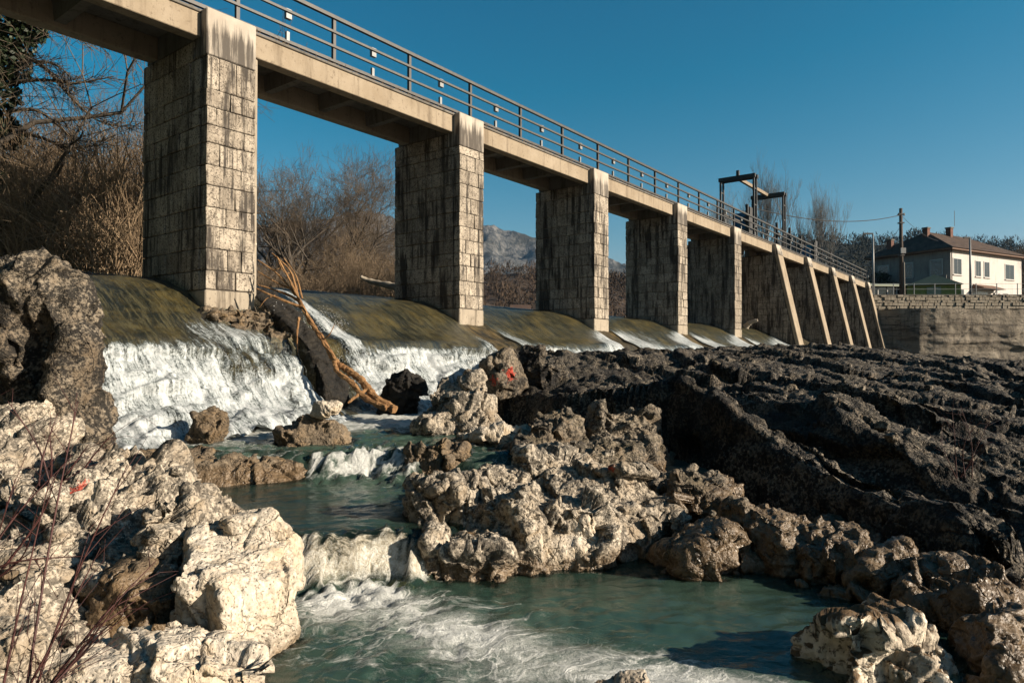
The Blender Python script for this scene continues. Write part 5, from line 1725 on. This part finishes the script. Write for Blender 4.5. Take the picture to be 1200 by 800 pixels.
# layered lower wall, local x along the wall
wa = Vector(W(9 * SPAN + 1.1, 0.8, 0)); wa.z = 0
wb = Vector((60.0, 61.5, 0))
dv = (wb - wa); WL = dv.length; wang = math.atan2(dv.y, dv.x)
root = empty('retaining_wall', 'long stained concrete and bedrock wall lining the village bank', 'wall', (wa.x, wa.y, -0.5), wang)
B_ = (wa.x + NX * 4.6, wa.y + NY * 4.6)
path = np.array([(wa.x - NX * 1.0, wa.y - NY * 1.0), (wa.x + NX * 1.6, wa.y + NY * 1.6), (wa.x + NX * 3.0 + .15, wa.y + NY * 3.0 + .1), (wa.x + NX * 4.1 + .5, wa.y + NY * 4.1 + .5), (B_[0] + 1.3, B_[1] + 0.75), (B_[0] + 3.2, B_[1] + 1.0), (70.0, 60.5)])
plen = np.concatenate([[0], np.cumsum(np.hypot(*np.diff(path, axis=0).T))])
nx, nz = 420, 90
tt = np.linspace(0, plen[-1], nx); zs = np.linspace(0, 6.2, nz)
TT, ZZ = np.meshgrid(tt, zs)
BX = np.interp(TT, plen, path[:, 0]); BY = np.interp(TT, plen, path[:, 1])
ux, uy = np.gradient(BX, axis=1), np.gradient(BY, axis=1)
ul = np.hypot(ux, uy); ux, uy = ux / ul, uy / ul
ox, oy = uy, -ux                                   # outward
p = np.stack([TT.ravel(), 0 * TT.ravel(), ZZ.ravel()], -1)
strata = vnoise(np.stack([TT.ravel() * 0.12, 0 * TT.ravel(), ZZ.ravel() * 2.6 + TT.ravel() * 0.05], -1), 3).reshape(TT.shape)
crack = (worley(p * np.array([0.35, 1, 0.9]), 6)[2].reshape(TT.shape) - 0.5) * 0.22
off = 0.4 * sstep(2.4, 0.0, ZZ) + strata * 0.14 * sstep(4.6, 3.6, ZZ) + crack * 0.7 * sstep(5.0, 4.0, ZZ) + fbm(p * 0.8, 5, 5).reshape(TT.shape) * 0.14
fx, fy = BX + ox * off - wa.x, BY + oy * off - wa.y
ca, sa_ = math.cos(-wang), math.sin(-wang)
link('face', grid_mesh('face', fx * ca - fy * sa_, fx * sa_ + fy * ca, ZZ, M['bankwall'], smooth=False), root)
mb = MB()
lx = lambda x, y: ((x - wa.x) * ca - (y - wa.y) * sa_, (x - wa.x) * sa_ + (y - wa.y) * ca)
pl = [lx(*q) for q in path]
mb.add([(*q, 6.16) for q in pl] + [(pl[-1][0], pl[-1][1] + 6, 6.3), (pl[0][0] - 1, pl[0][1] + 6, 6.3)], [tuple(range(len(pl) + 2))])
mb.part('ledge', M['grass'], root)
# rubble parapet above it
root = empty('rubble_wall', 'low rubble stone wall along the village street above the concrete wall', 'wall', (wa.x, wa.y, 5.6), wang)
MB().box(0, WL, 1.15, 1.6, 0, 1.45).part('core', M['mortar'], root)
mb = MB(); rr = random.Random(9)
z = 0.0
while z < 1.45:
    h = rr.uniform(0.2, 0.32)
    x = 0
    while x < WL:
        w = rr.uniform(0.25, 0.6)
        d = rr.uniform(0, .10)
        mb.hexa([(x + .02, 1.10 - d, z + .02), (x + w - .02, 1.10 - d + rr.uniform(-.03, .03), z + .01), (x + w - .02, 1.2, z + .01), (x + .02, 1.2, z + .02)],
                [(x + .03, 1.12 - d, z + h - rr.uniform(.01, .04)), (x + w - .03, 1.12 - d, z + h - .02), (x + w - .03, 1.2, z + h - .02), (x + .03, 1.2, z + h - .02)])
        x += w
    z += h
stuff(mb.part('stone_facing', M['plinth'], root))
MB().box(-0.1, WL, 1.02, 1.65, 1.47, 1.55).part('coping', M['slab'], root, 0.02)
V = [(wa.x - 3, wa.y + 2.4, BANKZ - 0.35), (wa.x + 60, wa.y + 2.0, BANKZ - 0.35), (260, 160, BANKZ), (-20 + 60, 160, BANKZ)]
struct(link('street', MB().add(V, [(0, 1, 2, 3)]).mesh('street', M['soil'])))

M['render_white'] = concrete('white_render', (0.86, 0.79, 0.72), (0.98, 0.91, 0.84), (0.55, 0.47, 0.40), 0.5, 0.3)
M['render_shaded'] = concrete('shaded_render', (0.30, 0.27, 0.24), (0.42, 0.38, 0.34), (0.12, 0.10, 0.09), 0.7, 0.4)  # darker copy of the white render, shade of the left side in its colour
t = NT('brown_roof_tiles')
wv_ = t.n('ShaderNodeTexWave'); wv_.inputs['Scale'].default_value = 1.6; wv_.inputs['Distortion'].default_value = 1.0
t.put(wv_.inputs['Vector'], t.co())
cc = t.mix(t.ramp(t.noise(1.5, 5, .7), [(.35, 0), (.65, 1)]), (0.035, 0.024, 0.018), (0.085, 0.056, 0.040))
M['roof'] = t.done(t.bsdf(cc, 0.9, t.bump(wv_.outputs['Fac'], 0.6, 0.06), 0.2))
M['glassy'] = simple_mat('dark_window_pane', (0.012, 0.018, 0.022), (0.03, 0.04, 0.045), 1, 0.08, 0, spec=0.6)
M['frame'] = simple_mat('white_window_frame', (0.62, 0.60, 0.56), (0.72, 0.70, 0.66), 3, 0.6, 0)
M['brickch'] = simple_mat('chimney_brick', (0.16, 0.07, 0.05), (0.26, 0.13, 0.09), 3, 0.9, 0.3, 0.02)
M['awning'] = simple_mat('brown_canopy', (0.20, 0.11, 0.07), (0.28, 0.16, 0.10), 2, 0.8, 0.2)
M['greenpanel'] = simple_mat('lime_green_cladding', (0.28, 0.33, 0.07), (0.40, 0.45, 0.12), 1.5, 0.6, 0.1)
M['palegreen'] = simple_mat('pale_green_sheet', (0.40, 0.44, 0.30), (0.52, 0.54, 0.40), 1.5, 0.5, 0.1)
M['woodpole'] = simple_mat('weathered_pole_wood', (0.085, 0.062, 0.048), (0.15, 0.115, 0.09), 2, 0.9, 0.3, 0.01)

# village house: local x along the lit front (16 m), y into the house
HC = at(1115, 345, 78)
hang = math.atan2(0.485, 0.875)
house = empty('village_house', 'two storey white house with brown hipped roof and brick chimneys', 'house', (HC.x, HC.y, BANKZ - 0.4), hang)
HL, HD, HH = 15.8, 9.5, 7.0
MB().box(0, HL, 0, HD, 0, HH).part('wall', M['render_white'], house)
MB().box(-0.06, 0.02, 0.0, HD, 0, HH - 0.01).part('side_shade_sheet', M['render_shaded'], house)  # thin sheet over the white wall, shade painted in as darker render
MB().box(-0.75, HL + .6, -0.62, HD + .6, HH, HH + 0.2).part('eaves', M['awning'], house)
rz0, rz1 = HH + 0.2, HH + 3.1
MB().add([(-.85, -.75, rz0), (HL + .7, -.75, rz0), (HL + .7, HD + .7, rz0), (-.85, HD + .7, rz0), (3.6, HD / 2, rz1), (HL - 3.6, HD / 2, rz1)],
         [(0, 1, 5, 4), (2, 3, 4, 5), (3, 0, 4), (1, 2, 5), (0, 3, 2, 1)]).part('roof', M['roof'], house)
for (x, y, h) in ((2.6, 4.2, 3.3), (7.6, 4.2, 3.75), (0.8, 7.6, 2.2)):
    ch = MB().box(x - .3, x + .3, y - .3, y + .3, HH + 1.0, HH + h).part('chimney', M['brickch'], house, 0.02)
    MB().box(x - .37, x + .37, y - .37, y + .37, HH + h, HH + h + .15).part('cap', M['slab'], ch)
def window(x, z, w, h, side=False, split=2):
    if not side:
        f = MB().box(x - .09, x + w + .09, -.05, .02, z - .09, z + h + .09).part('window', M['frame'], house)
        for k in range(split):
            a = x + w * k / split + .03; b = x + w * (k + 1) / split - .03
            MB().box(a, b, -.062, -.04, z, z + h).part('pane', M['glassy'], f)
        MB().box(x - .15, x + w + .15, -.14, .0, z - .17, z - .1).part('sill', M['render_white'], f)
    else:
        f = MB().box(-.12, -.03, x - .09, x + w + .09, z - .09, z + h + .09).part('window', M['frame'], house)
        MB().box(-.135, -.11, x, x + w, z, z + h).part('pane', M['glassy'], f)
for x, w in ((0.55, 1.6), (5.2, 1.1), (7.1, 1.1), (11.9, 2.0)):
    window(x, 4.3, w, 1.75)
window(0.7, 0.75, 1.9, 1.8, split=3); window(12.0, 0.75, 1.7, 1.5); window(4.4, 0.75, 1.0, 1.4, split=1)
for y, z in ((0.9, 4.3), (4.3, 4.3), (7.3, 4.3), (1.0, 0.8), (5.0, 0.8)):
    window(y, z, 1.3, 1.7, True)
MB().box(-.9, -.061, 0.0, 2.7, 3.1, 3.25).part('balcony', M['slab'], house)
MB().box(-.9, -.84, 0.0, 2.7, 3.25, 4.1).part('parapet', M['render_shaded'], house)  # same shade-darkened render as the side
dr = MB().box(5.4, 7.7, -.06, .02, 0.1, 2.5).part('door', M['glassy'], house)
MB().box(5.3, 5.4, -.09, .02, 0.1, 2.6).part('frame', M['frame'], dr)
MB().hexa([(4.3, -1.3, 2.75), (9.4, -1.3, 2.75), (9.4, 0, 2.75), (4.3, 0, 2.75)], [(4.6, -1.2, 2.85), (9.1, -1.2, 2.85), (9.1, 0, 3.3), (4.6, 0, 3.3)]).part('canopy', M['awning'], house)
MB().box(4.1, 12.6, -.10, .0, 2.45, 2.60).part('fascia', M['frame'], house)
MB().tube([(10, -.2, 1.75), (10, -.02, 1.75)], 1.05, 24).part('round_sign', M['frame'], house)
MB().tube([(10, -.24, 1.75), (10, -.205, 1.75)], 0.62, 24).part('emblem', M['brickch'], house)
MB().tube([(8.2, 3.9, HH + 4.1), (8.2, 3.9, HH + 6.0)], .03, 5).part('aerial', M['steel'], house)
MB().tube([(0, -.12, HH), (0, -.12, 0)], .06, 6).part('downpipe', M['steel'], house)

# green shed and its glazed lean-to
pb = at(1095, 345, 67)
shed = empty('green_shed', 'low lime green shed with a pale gable roof behind the rubble wall', 'shed', (pb.x, pb.y, BANKZ - .4), math.radians(70))
MB().box(0, 8, -2.3, 2.3, 0, 1.9).part('wall', M['greenpanel'], shed)
MB().add([(-.3, -2.5, 1.9), (8.3, -2.5, 1.9), (8.3, 2.5, 1.9), (-.3, 2.5, 1.9), (-.3, 0, 2.9), (8.3, 0, 2.9)], [(0, 1, 5, 4), (2, 3, 4, 5), (3, 0, 4), (1, 2, 5), (0, 3, 2, 1)]).part('roof', M['palegreen'], shed)
MB().box(-.05, .0, -.6, .6, 0, 1.7).part('door', M['palegreen'], shed)
pb = at(1018, 345, 68)
lean = empty('glazed_lean_to', 'pale framed glazed lean-to between the lamp post and the green shed', 'shed', (pb.x, pb.y, BANKZ - .4), math.radians(8))
MB().box(0, 5.2, .05, 3, 0, 1.85).part('wall', M['glassy'], lean)
for k in range(6):
    MB().box(k * 1.02, k * 1.02 + .1, -.02, .045, 0, 1.85).part('post', M['frame'], lean)
MB().box(0, 5.2, -.03, .046, 0.0, .75).part('panel', M['palegreen'], lean)
MB().hexa([(-.3, -.4, 1.86), (5.6, -.4, 1.86), (5.6, 3.2, 1.86), (-.3, 3.2, 1.86)], [(-.3, -.4, 2.0), (5.6, -.4, 2.0), (5.6, 3.2, 2.5), (-.3, 3.2, 2.5)]).part('roof', M['palegreen'], lean)

# poles, lamps and wires
pp = at(1057, 345, 63)
pole = empty('utility_pole', 'tall dark wooden utility pole carrying wires above the rubble wall', 'pole', (pp.x, pp.y, BANKZ - .4))
MB().tube([(0, 0, 0), (0, 0, 8.6)], [.2, .14], 10).part('shaft', M['woodpole'], pole, 0, True)
MB().tube([(.16, -.16, 0), (.14, -.14, 3.6)], .09, 6).part('stub_post', M['slab'], pole)
for z in (8.0, 7.2, 4.2):
    MB().box(-.22, .22, -.2, .2, z, z + .1).part('band', M['steel'], pole)
for s in (-1, 1):
    MB().tube([(s * .25, -.1, 7.9), (s * .25, -.1, 8.15)], .06, 6).part('insulator', M['steel'], pole)
MB().box(-.2, .25, -.35, -.18, 4.4, 4.9).part('fuse_box', M['galv'], pole)
def lamp(u, Y, label, hh, arm):
    q = at(u, 345, Y)
    r = empty('street_lamp', label, 'street lamp', (q.x, q.y, BANKZ - .4), 0, 'street lamps on the village bank')
    MB().tube([(0, 0, 0), (0, 0, hh * .55), (0, 0, hh)], [.12, .10, .07], 8).part('shaft', M['galv'], r, 0, True)
    MB().box(-arm if arm > 0 else 0, 0 if arm > 0 else -arm, -.08, .08, hh, hh + .12).part('lamp_head', M['steel'], r)
    MB().box(-.16, .16, -.16, .16, 0, .3).part('base', M['slab'], r)
lamp(1024, 63, 'slim grey street lamp standing by the glazed lean-to', 6.2, 0.9)
lamp(1138, 64, 'slim grey street lamp standing before the white house front', 6.0, 0.6)
def wire(label, p, q, sag, r=0.025):
    p, q = Vector(p), Vector(q)
    pts = [p.lerp(q, k / 16) - Vector((0, 0, sag * 4 * (k / 16) * (1 - k / 16))) for k in range(17)]
    tag(MB().tube(pts, r, 4).part('overhead_wire', M['steel']), label, 'wire')
ptop = Vector((pp.x, pp.y, BANKZ - .4 + 8.0))
wire('thick sagging wire from the utility pole towards the gantry', ptop, Vector(W(5.4 * SPAN, -2.0, 10.9)), 0.7, 0.03)
wire('thin wire from the utility pole to the house roof', ptop, Vector((HC.x + 1.5, HC.y + 4, BANKZ + 8.2)), 0.5, 0.02)
wire('guy wire slanting down from the utility pole to the left', ptop - Vector((0, 0, 1)), at(1026, 300, 80), 0.3, 0.02)
# poplars behind the gantry, trees by the house
for i, (u, Y, h, key, lab) in enumerate([(884, 95, 25.0, 'poplar', 'tall bare pale poplar rising behind the gantry frame'), (943, 95, 22.0, 'poplar', 'bare pale poplar between the gantry and the utility pole'), (868, 105, 25, 'poplar', 'bare pale poplar with a wide crown left of the gantry post')]):
    p = at(u, 345, Y)
    tree('poplar_tree', key, lab, (p.x, p.y, 4.5), h / 14, (1.45, 1.75, -1.4)[i], slim=(0.55, 0.5, 0.6)[i])
p = at(1228, 345, 88)
tree('bare_tree', 'oak1', 'dark bare tree beyond the white house gable', (p.x, p.y, 6.5), 11.5 / 9, 1.0)
for (u, Y, h, l) in ((1012, 80, 3.9, 'dark bush behind the glazed lean-to'), (1032, 84, 5.2, 'dark rounded bush between the lean-to and the house')):
    p = at(u, 345, Y)
    b_ = empty('evergreen_bush', l, 'bush', (p.x, p.y, BANKZ - .4))
    MB().tube([(0, 0, 0), (0, 0, h * .5)], .09, 5).part('stem', M['bark'], b_)
    leaf_cloud('foliage', b_, [(0, 0, h * .55, h * .42), (.7, .3, h * .4, h * .3), (-.7, 0, h * .4, h * .33), (.1, .2, h * .8, h * .22)], 1800, M['ivy'], .16, int(u))
# fence on the street edge
root = empty('street_fence', 'thin wire fence on posts along the top of the rubble wall', 'fence', (wa.x, wa.y, 7.1), wang)
for k in range(14):
    MB().box(k * 1.9, k * 1.9 + .06, 1.25, 1.31, 0, 1.1).part('post', M['galv'], root)
for z in (0.55, 1.05):
    MB().box(0, 24.8, 1.268, 1.292, z, z + .025).part('wire', M['galv'], root)

# ------------------------------------------------------------------ gantry and gate panels on the deck
g0 = 4.57 * SPAN
gan = empty('gate_gantry', 'rusty steel lifting gantry of two portal frames standing on the bridge', 'gantry', W(g0, -0.2, DECK + .04), ANG)
GH = 3.32
for k, x in enumerate((0.0, 5.5)):
    for y in (0.1, 1.95):
        for dx in (0, 0.42):
            MB().box(x + dx - .048, x + dx + .048, y - .048, y + .048, 0, GH).part('leg', M['steel'], gan)
            MB().box(x + dx - .13, x + dx + .13, y - .1, y + .1, 0, .03).part('foot_plate', M['steel'], gan)
        for zz in (0.9, 1.8, 2.7):
            MB().box(x + .049, x + .371, y - .03, y + .03, zz, zz + .06).part('brace', M['steel'], gan)
    for dx in (0, 0.42):
        MB().box(x + dx - .08, x + dx + .08, 0.0, 2.05, GH, GH + .2).part('cross_beam', M['steel'], gan)
MB().box(0.5, 5.42, 0.95, 1.1, GH + .02, GH + .2).part('track_beam', M['rustbeam'], gan)
MB().box(0.481, 5.439, 1.89, 2.01, 1.5, 1.6).part('tie_beam', M['steel'], gan)
MB().box(1.4, 2.1, 0.8, 1.3, 0.0, .8).part('winch', M['steel'], gan)
MB().box(-.05, .1, .9, 1.05, GH + .201, GH + .5).part('lug', M['steel'], gan)
def gate_panel(a, q, w, h, label, m1, m2):
    r = empty('sluice_gate', label, 'gate', W(a, q, DECK + .04), ANG, 'painted gate panels on the bridge')
    MB().box(0, .5, 0, w, 0, h).part('panel', M[m1], r, 0.02)
    MB().box(-.03, 0.0, .1, w - .1, .15, h - .15).part('front_plate', M[m2], r)
    MB().box(-.06, .56, -.13, -.01, 0, h + .3).part('guide_post', M['steel'], r)
gate_panel(34.6, -1.7, 0.9, 2.1, 'dark blue gate panel standing inside the gantry on the bridge', 'blue', 'blue')
gate_panel(49.5, -1.6, 1.0, 2.0, 'bright cyan gate panel on the bridge beyond the gantry', 'cyan', 'blue')
for k, (a, h) in enumerate(((32.9, 2.2), (38.6, 2.0), (41.5, 2.1), (44.2, 1.9), (47.8, 1.9), (53.0, 1.8))):
    r = empty('winch_post', ['short dark winch post on the bridge just inside the first gantry frame', 'dark winch post on the bridge right after the second gantry frame', 'dark winch post on the bridge, second after the gantry', 'dark winch post on the bridge, third after the gantry', 'dark winch post on the bridge just before the cyan gate panel', 'dark winch post on the bridge beyond the cyan gate panel'][k], 'post', W(a, -1.2, DECK + .04), ANG, 'winch posts on the bridge')
    MB().box(-.07, .07, -.07, .07, 0, h).part('shaft', M['steel'], r)
    MB().box(-.16, .16, -.16, .16, h * .55, h * .68).part('gearbox', M['steel'], r)

# signs of weeds on the deck edge
g = np.random.default_rng(77)
segs = []
for k in range(500):
    a = g.uniform(1.0, 42)
    x, y, z = W(a, -0.21 + g.normal(0, .02), DECK + .038)
    for w in range(3):
        d = g.normal(0, .5, 3); d[2] = abs(d[2]) + .5; d *= g.uniform(.03, .10) / np.linalg.norm(d)
        segs.append((x, y, z, x + d[0], y + d[1], z + d[2], .006, .003))
V, F = tubes_np(segs, 3)
stuff(link('weeds', mesh_np('weeds', V, F, M['brush'])), 'tiny dry weeds along the edge of the bridge deck', 'weeds')

# ------------------------------------------------------------------ the air
hz = MB().box(-2450, 2450, -260, 2850, -2.6, 560).mesh('haze', M['steel'])
hz.materials.clear()
hm = bpy.data.materials.new('haze_air'); hm.use_nodes = True
hm.node_tree.nodes.clear()
ho_ = hm.node_tree.nodes.new('ShaderNodeOutputMaterial')
pv = hm.node_tree.nodes.new('ShaderNodeVolumePrincipled')
pv.inputs['Color'].default_value = (0.32, 0.62, 1.0, 1)
pv.inputs['Density'].default_value = 0.00005
pv.inputs['Anisotropy'].default_value = 0.2
hm.node_tree.links.new(pv.outputs[0], ho_.inputs['Volume'])
hz.materials.append(hm)
o = link('haze', hz)
stuff(o)
